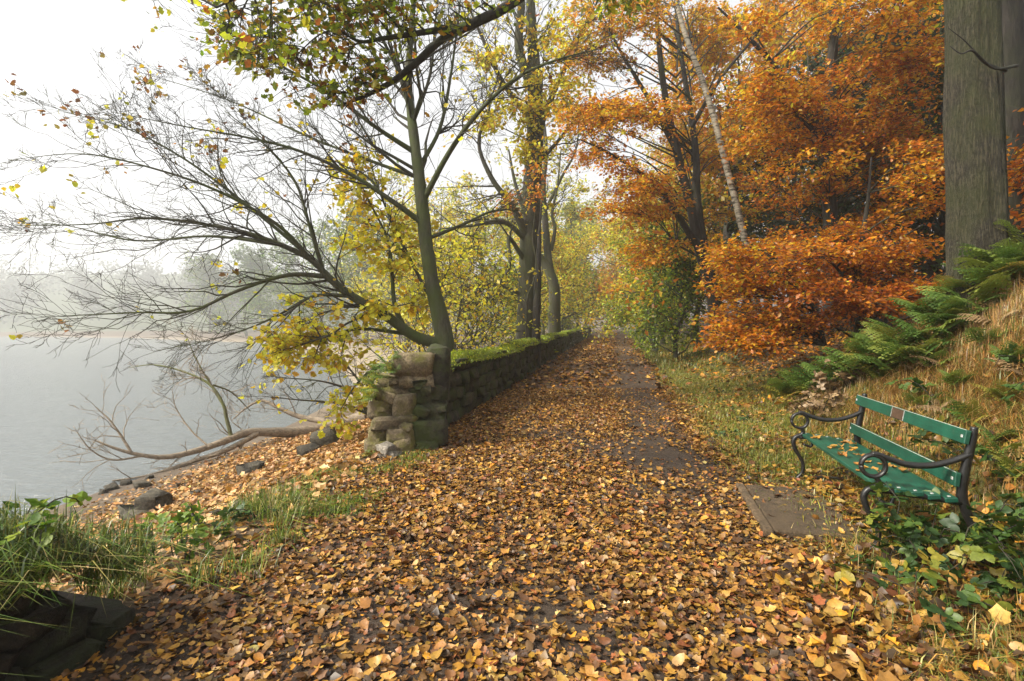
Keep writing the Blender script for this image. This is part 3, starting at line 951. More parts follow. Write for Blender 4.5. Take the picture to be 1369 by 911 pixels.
def tier(wood, tips, A, C, R, nb=12, flat=.28, r0=.03, subs=4, subl=.38, droop=-.05):
    """a layer of foliage: a branch from the trunk at A to C, twigs fanning out flat round C"""
    A = np.asarray(A, float); C = np.asarray(C, float)
    L = np.linalg.norm(C - A)
    mid = (A + C) / 2 + np.array([0, 0, .10 * L]) + rng.normal(size=3) * .06 * L
    pts, rr = spline([A, mid, C], [r0, r0 * .6, r0 * .28], 4)
    wood.add(pts, rr, 5)
    for _ in range(nb):
        a = rng.random() * 6.283; q = R * math.sqrt(rng.random())
        T = C + np.array([math.cos(a) * q, math.sin(a) * q, rng.normal() * flat * R * .6 - .12 * q])
        i = rng.integers(len(pts) // 2, len(pts))
        s = pts[i]
        m2 = s * .45 + T * .55 + rng.normal(size=3) * .08 + np.array([0, 0, .06])
        q3 = np.array([s, s * .7 + m2 * .3, m2, m2 * .4 + T * .6, T])
        q3[1:4] += rng.normal(size=(3, 3)) * .03
        wood.add(q3, np.linspace(max(.006, r0 * .3), .0025, 5), 3)
        tips.append(q3[1:])
        D = nrm(T - s)
        for _ in range(subs):
            k = rng.random() * .8 + .2
            x = k * 4; ii = min(int(x), 3); p = q3[ii] + (q3[ii + 1] - q3[ii]) * (x - ii)
            side = np.cross(D, [0, 0, 1]) * (1 if rng.random() < .5 else -1)
            d = nrm(D * .6 + side * .8 + rng.normal(size=3) * .2)
            ql, _d = polyline(p, d, subl * (.6 + .8 * rng.random()), 4, .12, droop)
            wood.add(ql, np.linspace(.004, .002, 4), 3)
            tips.append(ql)

# --- bare-branched sycamore leaning out over the beach
ta = empty('sycamore_tree', P(603, 500, 9.3), 'leaning sycamore behind the wall end with bare boughs sweeping over the lake', 'tree')
wood = Wood(); tips = []; ytips = []
TA = [(604, 540, 9.3, .24), (598, 480, 9.3, .225), (590, 435, 9.3, .20), (578, 380, 9.3, .165), (568, 310, 9.3, .15), (562, 250, 9.3, .135), (553, 180, 9.4, .115), (546, 110, 9.5, .09), (550, 40, 9.6, .065), (556, -40, 9.7, .05), (560, -140, 9.8, .03), (562, -220, 9.9, .012)]
p_, r_ = explicit(TA)
r_ = r_ * .78
tC, tR = limb('trunk', p_, r_, M['bark_mossy'], ta, 14, 6, .12)
sub(wood, tC, tR, 26, 2.2, 3, .45, .98, .85, .05, .16, 5, tips, .003, .45, None, 6, 5)
A_LIMBS = [
    ([(596, 462, 9.3, .14), (555, 450, 9.2, .13), (518, 424, 9.0, .115), (472, 397, 8.8, .10), (440, 372, 8.6, .085), (412, 345, 8.4, .062), (350, 318, 8.1, .048), (290, 303, 7.9, .036), (200, 292, 7.7, .024), (120, 300, 7.6, .014), (20, 302, 7.5, .005)], 'main'),
    ([(415, 346, 8.4, .05), (370, 300, 8.0, .036), (290, 255, 7.6, .027), (200, 224, 7.3, .018), (110, 206, 7.2, .011), (12, 214, 7.1, .004)], ''),
    ([(402, 333, 8.4, .045), (335, 278, 8.3, .032), (250, 215, 8.1, .022), (170, 172, 8.0, .013), (95, 152, 8.0, .004)], ''),
    ([(372, 327, 8.2, .04), (280, 316, 8.4, .028), (180, 322, 8.6, .018), (90, 302, 8.7, .010), (14, 296, 8.8, .004)], ''),
    ([(438, 370, 8.6, .06), (385, 368, 8.2, .044), (320, 388, 7.9, .034), (255, 416, 7.6, .026), (185, 418, 7.4, .017), (120, 421, 7.3, .011), (55, 424, 7.2, .004)], ''),
    ([(470, 396, 8.8, .05), (420, 396, 8.6, .034), (375, 420, 8.4, .024), (335, 438, 8.3, .017), (280, 455, 8.2, .010), (205, 470, 8.1, .004)], ''),
    ([(432, 362, 8.6, .05), (416, 310, 8.4, .036), (394, 242, 8.3, .026), (345, 185, 8.2, .016), (300, 148, 8.1, .006)], ''),
    ([(567, 300, 9.3, .08), (520, 266, 9.0, .06), (470, 234, 8.8, .046), (400, 202, 8.5, .034), (330, 184, 8.3, .024), (250, 170, 8.1, .015), (150, 150, 8.0, .005)], ''),
    ([(556, 205, 9.4, .07), (505, 172, 9.1, .05), (440, 125, 8.8, .036), (365, 82, 8.6, .022), (265, 25, 8.4, .008)], ''),
    ([(560, 238, 9.4, .05), (500, 217, 9.6, .04), (410, 182, 9.9, .026), (300, 132, 10.1, .015), (170, 92, 10.2, .004)], ''),
    ([(565, 270, 9.3, .075), (600, 205, 9.0, .06), (640, 150, 8.7, .048), (690, 105, 8.5, .036), (745, 80, 8.3, .024), (800, 66, 8.1, .008)], ''),
    ([(560, 225, 9.4, .06), (588, 172, 9.6, .046), (602, 105, 9.8, .034), (612, 30, 10, .022), (622, -60, 10.2, .008)], ''),
    ([(549, 150, 9.4, .055), (530, 90, 9.2, .042), (500, 30, 9.0, .03), (476, -40, 8.8, .012)], ''),
    ([(552, 165, 9.4, .05), (575, 100, 9.6, .036), (582, 30, 9.8, .024), (592, -50, 10, .008)], ''),
    ([(570, 320, 9.3, .05), (620, 300, 9.6, .036), (660, 282, 9.9, .024), (700, 282, 10.2, .008)], ''),
    ([(586, 420, 9.3, .05), (540, 330, 9.7, .036), (505, 250, 10, .026), (480, 160, 10.3, .010)], ''),
    ([(545, 447, 9.2, .07), (528, 410, 9.25, .055), (524, 365, 9.3, .045), (518, 320, 9.35, .033), (490, 262, 9.4, .018), (470, 215, 9.4, .006)], 'y'),
    ([(592, 468, 9.25, .085), (548, 481, 9.0, .066), (505, 492, 8.8, .04), (478, 512, 8.7, .02), (455, 548, 8.6, .006)], 'y'),
    ([(540, 446, 9.2, .05), (480, 440, 8.8, .034), (430, 452, 8.5, .022), (380, 470, 8.3, .010)], 'y'),
]
for spec, kind in A_LIMBS:
    p_, r_ = explicit(spec)
    r_ = r_ * .74
    C, R = limb('limb', p_, r_, M['bark_mossy'], ta, 8, 5)
    Ltot = np.linalg.norm(np.diff(C, axis=0), axis=1).sum()
    lake = nrm(C[-1] - C[0]) * .06 + np.array([0, 0, .006])
    cnt = int(Ltot * 7)
    if kind == 'y':
        sub(wood, C, R, int(Ltot * 7), .9, 2, .3, 1.0, .9, .0, .2, 4, ytips, .003, .5, None, 5, 5)
    else:
        sub(wood, C, R, cnt, 1.25, 3, .2, 1.0, .62, .02, .20, 4, tips, .0024, .5, lake, 7, 4)
lf = MB()
twig_leaves(lf, ytips, 4.6, .088, MAPLE, YELLOW, .05, .8, .1)
# the sycamore keeps scattered yellow leaves on its bare twigs, more towards the middle
keep = [q for q in tips if rng.random() < (.016 if q[0][0] < -3 else .05)]
twig_leaves(lf, keep, 3.0, .068, MAPLE, YELLOW, .05, .8, .1)
brown = [q for q in tips if rng.random() < (.03 if q[0][2] > 4 else .004)]
twig_leaves(lf, brown, 3.5, .066, MAPLE, [(.30, .14, .03, 1), (.2, .08, .03, 1), (.3, .24, .04, 1)], .05, .8, .1)
# fuller yellow sprays low over the beach
yb = []
for (u, v, d, R_) in [(400, 430, 8.6, .55), (440, 455, 8.7, .55), (385, 465, 8.4, .45), (470, 420, 8.8, .5), (500, 400, 9.1, .5), (520, 350, 9.4, .55), (465, 340, 9.4, .5), (420, 480, 8.5, .4), (545, 300, 9.6, .5), (490, 280, 9.6, .5), (560, 400, 9.8, .5)]:
    C_ = P(u, v, d)
    i = int(np.argmin([np.linalg.norm(P(*s[:3]) - C_) for s in A_LIMBS[16][0] + A_LIMBS[18][0] + A_LIMBS[0][0][2:5]]))
    A_ = P(*((A_LIMBS[16][0] + A_LIMBS[18][0] + A_LIMBS[0][0][2:5])[i][:3]))
    tier(wood, yb, A_, C_, R_, 7, .6, .016, 3, .3, -.08)
twig_leaves(lf, yb, 5.4, .086, MAPLE, YELLOW, .06, .9, .1)
finish(ta, wood, lf, M['bark_twig'])
SYC_TIPS = len(tips)

# --- tall straight tree behind the mossy wall
tb = empty('tall_tree', P(704, 480, 17.5), 'tall straight grey trunk rising behind the mossy wall, with yellow leaves high up', 'tree')
wood = Wood(); tips = []; lf = MB()
p_, r_ = explicit([(704, 500, 17.5, .42), (704, 455, 17.5, .37), (706, 400, 17.5, .35), (708, 320, 17.5, .33), (712, 240, 17.5, .31), (716, 170, 17.5, .28), (715, 115, 17.5, .25), (712, 50, 17.5, .17), (709, -10, 17.5, .14), (706, -120, 17.6, .10), (700, -260, 17.8, .03)])
tC, tR = limb('trunk', p_, r_, M['bark_grey'], tb, 16, 6, .06)
B_LIMBS = [
    [(714, 125, 17.4, .18), (694, 65, 17.2, .15), (697, 0, 17.1, .12), (690, -110, 17.0, .05)],
    [(702, 312, 17.3, .13), (684, 275, 17.0, .10), (657, 238, 16.8, .08), (640, 190, 16.6, .055), (655, 140, 16.5, .03), (640, 95, 16.4, .01)],
    [(700, 318, 17.3, .10), (672, 296, 17.0, .075), (630, 302, 16.7, .05), (592, 306, 16.5, .02)],
    [(699, 345, 17.3, .08), (680, 318, 17, .06), (682, 355, 16.8, .05), (668, 380, 16.7, .035), (672, 400, 16.6, .015)],
    [(716, 185, 17.4, .12), (742, 120, 17.2, .09), (770, 60, 17, .06), (800, 0, 16.9, .03)],
    [(713, 165, 17.4, .10), (672, 110, 17.2, .08), (640, 40, 17, .05), (610, -30, 16.8, .02)],
    [(700, 395, 17.4, .07), (660, 380, 17.1, .05), (610, 385, 16.8, .03), (570, 370, 16.6, .012)],
    [(712, 225, 17.4, .09), (745, 190, 17.8, .06), (775, 150, 18.1, .03)],
]
for spec in B_LIMBS:
    p_, r_ = explicit(spec)
    C, R = limb('limb', p_, r_, M['bark_grey'], tb, 8, 5)
    sub(wood, C, R, int(np.linalg.norm(np.diff(C, axis=0), axis=1).sum() * 4), 1.6, 3, .2, 1, .8, .03, .22, 4, tips, .005, .55, None, 6, 4)
sub(wood, tC, tR, 16, 2.6, 3, .5, .98, .9, .04, .2, 5, tips, .005, .35, None, 6, 4)
yt = []
for (u, v, d, R_) in [(740, 90, 16.5, 1.1), (760, 130, 16.4, 1.0), (720, 150, 16.5, .9), (690, 130, 16.6, .9), (735, 40, 16.6, 1.1), (775, 70, 16.6, 1.0), (660, 80, 16.6, .8), (715, 200, 16.6, .7), (650, 160, 16.6, .7)]:
    tier(wood, yt, P(712, v + 30, 17.4), P(u, v, d), R_, 10, .5, .03, 4, .5)
twig_leaves(lf, yt, 9, .13, OVAL, YELLOW[:3] + OCHRE[:1] + [(.3, .3, .03, 2)], .08, .8)
ot = []
for (u, v, d, R_) in [(702, 262, 15.4, .55), (680, 278, 15.4, .5), (716, 235, 15.5, .4)]:
    tier(wood, ot, P(712, v - 30, 17.3), P(u, v, d), R_, 9, .5, .02, 3, .35)
twig_leaves(lf, ot, 4.5, .10, OVAL, ORANGE, .06, .8)
twig_leaves(lf, [q for q in tips if rng.random() < .12], 3, .12, OVAL, YELLOW, .08, .8)
finish(tb, wood, lf, M['bark_twig'])
ivy = empty('ivy_stem', P(716, 480, 16.8), 'slim dark ivy-clad trunk pressed beside the tall grey trunk', 'tree')
limb('trunk', *explicit([(717, 490, 17.0, .16), (717, 430, 17.0, .14), (719, 375, 17.0, .12), (721, 320, 17.0, .06), (724, 270, 17, .02)]), M['bark_dark'], ivy, 10, 6, .3)
limb('vine', *explicit([(703, 485, 16.95, .035), (704, 430, 16.95, .035), (706, 395, 16.95, .03), (713, 378, 16.85, .03), (717, 350, 16.8, .022), (712, 320, 16.95, .018), (716, 280, 17.1, .012)]), M['bark_grey'], ivy, 6, 6)

# --- crooked forked tree further along the wall
tc = empty('forked_tree', P(740, 446, 26), 'crooked forked grey tree further along behind the wall', 'tree')
wood = Wood(); tips = []; lf = MB()
tC, tR = limb('trunk', *explicit([(741, 458, 26, .36), (741, 420, 26, .31), (741, 385, 26, .27), (733, 361, 26, .22), (718, 337, 26, .18), (708, 300, 25.8, .14), (690, 250, 25.6, .09), (680, 200, 25.5, .04)]), M['bark_grey'], tc, 12, 6, .1)
C_SP = [[(740, 385, 26, .22), (733, 345, 26.2, .20), (729, 300, 26.3, .17), (726, 250, 26.4, .14), (730, 200, 26.4, .11), (724, 130, 26.5, .07), (728, 60, 26.5, .03)],
        [(737, 335, 26.2, .10), (742, 305, 26.3, .09), (738, 285, 26.3, .07), (745, 250, 26.3, .05), (750, 200, 26.3, .03)],
        [(730, 280, 26.3, .09), (752, 235, 26.5, .07), (770, 200, 26.6, .05), (775, 150, 26.6, .02)]]
for spec in C_SP:
    C, R = limb('limb', *explicit(spec), M['bark_grey'], tc, 8, 5)
    sub(wood, C, R, 9, 2.0, 3, .3, 1, .8, .02, .25, 4, tips, .006, .5, None, 6, 4)
sub(wood, tC, tR, 9, 1.8, 3, .5, 1, .8, .02, .25, 4, tips, .006, .5, None, 6, 4)
twig_leaves(lf, [q for q in tips if rng.random() < .25], 5, .16, DIAMOND, YGREEN + YELLOW[:2], .1, .8)
finish(tc, wood, lf, M['bark_twig'])

# --- copper beech with three dark stems, right of the path
td = empty('beech_tree', P(958, 450, 15.5), 'many-stemmed dark beech with orange leaves arching over the path beside the birch', 'tree')
wood = Wood(); tips = []; lf = MB()
D_SP = [[(962, 470, 15.5, .25), (955, 400, 15.5, .21), (946, 364, 15.5, .19), (934, 326, 15.5, .16), (923, 275, 15.5, .13), (908, 215, 15.4, .12), (893, 150, 15.3, .10), (884, 90, 15.2, .085), (878, 20, 15.1, .06), (874, -80, 15, .03)],
        [(948, 370, 15.5, .15), (940, 326, 15.7, .13), (932, 265, 15.9, .115), (930, 200, 16.0, .10), (918, 120, 16.1, .08), (906, 40, 16.2, .055), (898, -70, 16.3, .02)],
        [(930, 326, 15.4, .11), (906, 288, 15.0, .09), (880, 252, 14.6, .07), (852, 228, 14.2, .05), (805, 200, 13.7, .03), (770, 185, 13.4, .01)],
        [(900, 190, 15.4, .08), (860, 120, 14.9, .06), (830, 70, 14.5, .04), (800, 10, 14.2, .015)],
        [(925, 170, 16, .07), (960, 110, 15.6, .05), (1000, 60, 15.3, .035), (1040, 10, 15, .012)]]
first = True
for spec in D_SP:
    C, R = limb('trunk' if first else 'stem', *explicit(spec), M['bark_dark'], td, 10, 6, .06); first = False
    sub(wood, C, R, 8, 1.5, 2, .35, 1, .8, .02, .2, 4, None, .004, .45, None, 6, 4)
def region(n, us, vs, ds, Rs, att, test=None, nb=12, flat=.28, r0=.03, tip=None, subs=4, subl=.38):
    k = 0; g_ = 0
    while k < n and g_ < n * 40:
        g_ += 1
        u = random.uniform(*us); v = random.uniform(*vs)
        if test and not test(u, v): continue
        d = random.uniform(*ds)
        tier(wood, tip if tip is not None else tips, att(u, v), P(u, v, d), random.uniform(*Rs), nb, flat, r0, subs, subl)
        k += 1
attD = lambda u, v: P(*([(905, min(v + 60, 330), 15.3), (925, min(v + 50, 330), 15.9)][random.randrange(2)]))
t1, t2, t3 = [], [], []
region(13, (770, 860), (-40, 170), (12.5, 16), (.7, 1.1), attD, None, 11, .3, .03, t1)
region(15, (860, 1000), (-40, 170), (16.6, 19), (.8, 1.2), attD, None, 11, .3, .03, t1)
region(16, (775, 880), (140, 290), (12.5, 15.0), (.6, 1.0), attD, lambda u, v: not (820 < u < 880 and 170 < v < 215) and v < 300 - (860 - u) * .25, 11, .28, .025, t2)
region(10, (890, 1020), (180, 330), (16.6, 18.5), (.7, 1.1), attD, None, 11, .3, .03, t3)
region(5, (850, 900), (320, 350), (13, 15), (.35, .5), lambda u, v: P(935, 345, 15.4), None, 8, .25, .02, t3)
twig_leaves(lf, t1, 10, .088, DIAMOND, OCHRE + ORANGE[:2], .05, .55)
twig_leaves(lf, t2, 10, .085, DIAMOND, ORANGE, .05, .55)
twig_leaves(lf, t3, 10, .085, DIAMOND, ORANGE + OCHRE, .05, .55)
finish(td, wood, lf, M['bark_twig'])

# --- birch
te = empty('birch_tree', P(1010, 400, 14), 'slender white-barked birch leaning left among the orange beech leaves', 'tree')
wood = Wood(); tips = []; lf = MB()
tC, tR = limb('trunk', *explicit([(1016, 440, 14, 0.108), (1008, 385, 14, 0.097), (1000, 340, 14, 0.090), (986, 280, 14, 0.086), (969, 215, 14, 0.081), (955, 160, 14, 0.076), (938, 105, 14, 0.071), (920, 58, 14, 0.065), (906, 10, 14, 0.058), (890, -60, 14, 0.043), (870, -160, 14, 0.014)]), M['birch'], te, 12, 6, .05)
sub(wood, tC, tR, 14, 1.6, 3, .5, 1, .7, .03, .15, 4, tips, .003, .35, None, 6, 4)
twig_leaves(lf, tips, 1.2, .06, DIAMOND, YELLOW + OCHRE, .06, .8)
finish(te, wood, lf, M['bark_dark'])

# --- big trunk on the bank
tf = empty('large_tree', P(1310, 420, 6.6), 'massive furrowed grey-green trunk on the ferny bank above the bench', 'tree')
TF = [(1312, 490, 6.6, .46), (1311, 400, 6.6, .35), (1309, 340, 6.6, .305), (1306, 280, 6.6, .288), (1302, 200, 6.6, .282), (1300, 120, 6.6, .278), (1299, 40, 6.6, .272), (1298, -60, 6.6, .266), (1297, -300, 6.6, .25), (1290, -700, 6.6, .18), (1285, -1000, 6.6, .06)]
p_, r_ = explicit(TF)
C, R = spline(p_, r_, 14)
nb_ = 90; mb = MB(); tubes(mb, C[None], R[None], nb_)
V = mb.v[0]
for i in range(len(V)):
    ce = C[i // nb_]; d = V[i] - ce; a = math.atan2(d[1], d[0])
    zz = V[i][2]
    w_ = noise.noise(Vector((math.cos(a) * 9 + .0, math.sin(a) * 9, zz * 1.3))) * .055 + noise.noise(Vector((math.cos(a) * 2, math.sin(a) * 2, zz * .7))) * .14 + noise.noise(Vector((math.cos(a) * 20, math.sin(a) * 20, zz * 2))) * .035
    V[i] = ce + d * (1 + w_)
o = mb.build('trunk', M['bark_big'], tf, True, off=tf.location)
wood = Wood(); tips = []; lf = MB()
limb('limb', *explicit([(1310, -120, 6.6, .16), (1220, -300, 7.5, .12), (1100, -420, 8.5, .08), (980, -500, 9.5, .03)]), M['bark_grey'], tf, 8, 5)
limb('limb', *explicit([(1300, -200, 6.6, .14), (1380, -330, 6, .10), (1500, -420, 5.5, .06)]), M['bark_grey'], tf, 8, 5)
limb('dead_twig', *explicit([(1345, 95, 6.3, .02), (1318, 85, 6.05, .016), (1300, 68, 5.95, .012), (1285, 72, 5.9, .008), (1270, 62, 5.9, .004)]), M['bark_dark'], tf, 6, 5)
limb('dead_twig', *explicit([(1360, 88, 6.4, .02), (1330, 92, 6.1, .014), (1310, 76, 5.98, .010), (1290, 55, 5.95, .006), (1268, 38, 5.9, .003)]), M['bark_dark'], tf, 6, 5)
region(14, (900, 1420), (-420, -120), (6.5, 11), (.9, 1.4), lambda u, v: P(1295, v - 20, 6.6), None, 10, .35, .03, tips)
twig_leaves(lf, tips, 6, .09, DIAMOND, ORANGE + OCHRE, .06, .6)
finish(tf, wood, lf, M['bark_twig'])
tg = empty('shaded_trunk', P(1350, 400, 8.2), 'dark second trunk half hidden behind the massive furrowed trunk', 'tree')
limb('trunk', *explicit([(1352, 450, 8.2, .36), (1348, 360, 8.2, .28), (1345, 250, 8.2, .26), (1343, 120, 8.2, .25), (1342, 0, 8.2, .24), (1340, -200, 8.2, .2), (1340, -700, 8.2, .05)]), M['bark_dark'], tg, 14, 6, .08)

# --- beeches that make the orange wall of leaves
def beech(name, label, stems, specs, pal, mat='bark_dark'):
    """stems: lists of (u, v, d, r); specs: (n, us, vs, ds, Rs, palette, nb, test)"""
    global wood, tips
    s0 = stems[0]
    root = empty(name, P(*s0[0][:3]), label, 'tree', 'beeches on the wooded bank')
    wood = Wood(); lf = MB()
    pts = []
    for i, st_ in enumerate(stems):
        C, R = limb('trunk' if i == 0 else 'stem', *explicit(st_), M[mat], root, 10, 5, .06)
        pts.append(C)
    allp = np.concatenate(pts)
    def att(u, v):
        c = allp[np.argsort(np.abs(allp[:, 2] - (EYE - (v + 30 - V0) / F_PX * 11)) + rng.random(len(allp)) * .8)[0]]
        return c
    for (n, us, vs, ds, Rs, pl, nb, test, size) in specs:
        tp = []
        region(n, us, vs, ds, Rs, att, test, nb, .25, .024, tp)
        twig_leaves(lf, tp, 9, size, OVAL if size > .082 and ds[0] < 11 else DIAMOND, pl, .05, .5)
    finish(root, wood, lf, M['bark_twig'])
    return root
DEEP = [(.56, .17, .014, 4), (.64, .24, .018, 3), (.42, .11, .012, 2), (.28, .07, .012, 1)]
beech('beech_tree', 'spreading beech holding the dense orange leaf layers left of the massive trunk',
      [[(1112, 420, 13, .2), (1110, 300, 13, .17), (1108, 190, 13, .15), (1112, 90, 13, .12), (1118, 0, 13, .09), (1120, -120, 13, .04)],
       [(1110, 200, 13, .09), (1060, 120, 12.6, .07), (1010, 60, 12.2, .05), (960, 10, 12, .02)],
       [(1110, 170, 13, .08), (1170, 90, 12.5, .06), (1230, 40, 12.2, .03)]],
      [(34, (1000, 1265), (-30, 210), (10, 14.5), (.7, 1.15), ORANGE + OCHRE[:2], 11, None, .085),
       (22, (1020, 1180), (100, 320), (11, 14.5), (.6, 1.0), ORANGE + DEEP[:2], 11, None, .085),
       (9, (1170, 1268), (60, 260), (10.5, 13), (.6, .9), ORANGE + DEEP[:2], 11, None, .085),
       (4, (1120, 1270), (200, 320), (11.5, 14), (.6, .9), ORANGE[:3] + OCHRE[:2], 10, None, .085)], None)
beech('beech_sapling', 'low young beech with copper leaves drooping to the verge at the path side',
      [[(1102, 462, 11, .06), (1090, 425, 11, .05), (1070, 385, 11, .042), (1040, 350, 10.9, .035), (1000, 330, 10.8, .025), (960, 325, 10.7, .01)],
       [(1085, 415, 11, .03), (1040, 400, 10.6, .022), (990, 395, 10.4, .010)]],
      [(17, (955, 1075), (330, 440), (9.8, 12), (.45, .75), ORANGE, 11, lambda u, v: v < 300 + (u - 900) * .9 + 60, .082),
       (9, (960, 1040), (420, 462), (9.4, 10.6), (.35, .55), ORANGE[:3], 10, None, .08)], None)
beech('beech_sapling', 'upright young beech with deep copper leaves above the bracken',
      [[(1146, 455, 10.5, .07), (1147, 400, 10.5, .06), (1150, 340, 10.5, .05), (1160, 270, 10.5, .035), (1165, 210, 10.5, .015)],
       [(1148, 380, 10.5, .035), (1190, 330, 10.2, .025), (1235, 300, 9.9, .012)],
       [(1147, 395, 10.5, .035), (1110, 350, 10.3, .025), (1070, 330, 10.1, .012)]],
      [(18, (1060, 1265), (300, 400), (9.2, 11.5), (.5, .8), DEEP + ORANGE[:2], 11, None, .082),
       (10, (1070, 1220), (385, 430), (9.0, 10.5), (.4, .6), DEEP, 10, lambda u, v: v < 445 - (u - 1070) * .25, .082),
       (4, (1190, 1265), (200, 300), (8.6, 10), (.4, .6), ORANGE, 8, None, .082)], None)
beech('beech_sapling', 'sparse copper beech sprays to the right of the massive trunk',
      [[(1420, 420, 7.6, .06), (1415, 300, 7.6, .05), (1400, 160, 7.6, .04), (1390, 40, 7.6, .02)]],
      [(8, (1350, 1430), (20, 330), (7, 8), (.3, .55), ORANGE + DEEP, 8, None, .08)], None)

# --- oak standing on the bank just behind the viewer's right shoulder; one long bough crosses the view
tk = empty('oak_tree', (5.6, 1.2, hz(5.6, 1.2)), 'oak whose long dark bough hangs green and rust leaves over the lake', 'tree')
wood = Wood(); tips = []; lf = MB()
kz = hz(5.6, 1.2)
limb('trunk', [(5.6, 1.2, kz - .3), (5.55, 1.25, kz + 1.5), (5.5, 1.4, kz + 3.5), (5.6, 1.3, kz + 6), (5.7, 1.2, kz + 9), (5.8, 1.0, kz + 13)], [.34, .30, .27, .22, .16, .04], M['bark_big'], tk, 16, 6, .08)
bC, bR = limb('bough', np.array([(5.5, 1.35, kz + 3.0), (4.2, 2.4, 6.1), (2.4, 3.9, 6.4), P(800, -95, 5.2), P(690, 0, 5.1), P(640, 28, 5.0), P(592, 52, 4.95), P(552, 88, 4.9), P(520, 112, 4.9), P(480, 132, 4.85), P(450, 142, 4.85)]), [.15, .12, .095, .065, .05, .045, .038, .032, .026, .016, .006], M['bark_dark'], tk, 10, 5, .08)
b2C, b2R = limb('bough', np.array([P(600, 38, 4.95), P(550, 46, 4.7), P(510, 52, 4.6), P(482, 56, 4.5), P(455, 42, 4.4)]), [.034, .026, .02, .014, .005], M['bark_dark'], tk, 8, 5, .06)
b3C, b3R = limb('bough', np.array([(3.2, 3.2, 6.35), P(620, -170, 4.6), P(500, -110, 4.4), P(420, -60, 4.4), P(350, -20, 4.5), P(290, 10, 4.6)]), [.09, .06, .045, .03, .02, .008], M['bark_dark'], tk, 8, 5, .06)
kt = []
def near_pt(Cs, p): return Cs[np.argmin(np.linalg.norm(Cs - p, axis=1))]
allb = np.concatenate([bC[12:], b2C, b3C[8:]])
for (u, v, d, R_, nb) in [(320, 20, 4.7, .38, 9), (360, 50, 4.6, .38, 9), (400, 20, 4.5, .4, 9), (440, 50, 4.5, .36, 9), (345, 80, 4.7, .26, 7), (385, 85, 4.6, .3, 8), (430, 0, 4.4, .38, 9), (480, 10, 4.5, .36, 8), (460, 85, 4.6, .26, 6), (475, 110, 4.7, .22, 5), (455, 125, 4.75, .2, 5), (520, 30, 4.6, .3, 4), (300, -20, 4.7, .35, 8), (380, -50, 4.5, .4, 10), (480, -60, 4.5, .4, 9), (300, 50, 4.75, .2, 4), (212, -14, 5, .16, 4), (560, -10, 4.6, .3, 4), (600, 10, 4.7, .28, 4), (640, -5, 4.8, .3, 4), (540, 20, 4.6, .26, 4), (500, 0, 4.5, .3, 6), (840, 5, 5.6, .35, 6), (800, -30, 5.4, .4, 8)]:
    C_ = P(u, v, d)
    tier(wood, kt, near_pt(allb, C_ + np.array([.2, 0, .1])), C_, R_, nb, .6, .012, 3, .2)
twig_leaves(lf, kt, 4.2, .066, OAK, OAKC, .035, .9)
sub(wood, bC, bR, 14, .6, 2, .45, 1, .8, .02, .2, 4, tips, .0025, .4, None, 5, 4)
twig_leaves(lf, [q for q in tips if rng.random() < .3], 2, .075, OAK, [(.46, .25, .03, 2), (.4, .16, .03, 1)], .03, .9)
ct = []
for i in range(16):
    C_ = np.array([random.uniform(.5, 6), random.uniform(-1, 4.2), random.uniform(7.2, 10)])
    tier(wood, ct, (5.6, 1.3, C_[2] - .8), C_, random.uniform(.8, 1.2), 8, .4, .03, 3, .4)
twig_leaves(lf, ct, 5, .10, DIAMOND, OAKC, .06, .8)
finish(tk, wood, lf, M['bark_twig'])

# --- trees by growth, for the wood beyond
def gtree(u, d, H_, r, pal, label, group=None, name='woodland_tree', nl=14, per=9, size=.16, bark='bark_grey', lean=0.0, start=.3, spread=.34, levels=3, up=.03, dens=5, x=None):
    X_ = (u - U0) / F_PX * d if x is None else x
    if u < 800 and d < 90: X_ = min(X_, float(xw(d)) - .9 - .2 * min(H_, 8))
    z = hz(X_, d)
    root = empty(name, (X_, d, z), label, 'tree', group)
    pts = np.array([[X_, d, z - .3]] + [[X_ + lean * H_ * k + rng.normal() * .02 * H_ * (k > 0), d + rng.normal() * .02 * H_, z + H_ * k] for k in np.linspace(.15, 1, 6)])
    rad = np.array([r * 1.25] + list(np.linspace(r, r * .08, 6)))
    C, R = limb('trunk', pts, rad, M[bark], root, 8, 4, .06)
    wood = Wood(); tp = []
    sub(wood, C, R, nl, H_ * spread, levels, start, .98, .95, up, .18, 4, tp, .006 if d < 30 else .012, .5, None, 5, dens)
    lf = MB()
    twig_leaves(lf, tp, per, size, DIAMOND, pal, size * 1.1, .8, .05, .3)
    finish(root, wood, lf, M['bark_twig'])
    return root

# green and gold trees right of the path beyond the beech
gtree(905, 20, 4.2, .09, LIME + GREEN, 'bright green hazel bush at the path side beyond the dark beech stems', name='hazel_bush', nl=22, per=11, size=.13, start=.05, spread=.42)
gtree(880, 25, 6.0, .12, LIME + YGREEN, 'leaning green maple reaching over the path from the right verge', nl=20, per=12, size=.15, lean=-.12, start=.15, spread=.42)
gtree(932, 24, 7.0, .14, GREEN + OCHRE[:2], 'dark green hawthorn behind the hazel bush', nl=20, per=11, size=.15, start=.1)
gtree(874, 36, 9.5, .22, YGREEN, 'ivy-clad trunk with greenish crown beside the far path', nl=16, per=10, size=.2, start=.2, bark='bark_dark')
gtree(866, 44, 12, .2, YELLOW + OCHRE, 'golden tree leaning over the path beyond the ivy-clad trunk', nl=20, per=13, size=.24, lean=-.12, start=.15, spread=.4)
gtree(886, 30, 7.5, .13, YELLOW[:3] + LIME, 'yellow-green tree overhanging the path beyond the leaning maple', nl=20, per=12, size=.18, lean=-.1, start=.2, spread=.4)
gtree(905, 42, 14, .24, OCHRE + ORANGE, 'tall ochre tree among the woods right of the far path', nl=20, per=12, size=.25, start=.15)
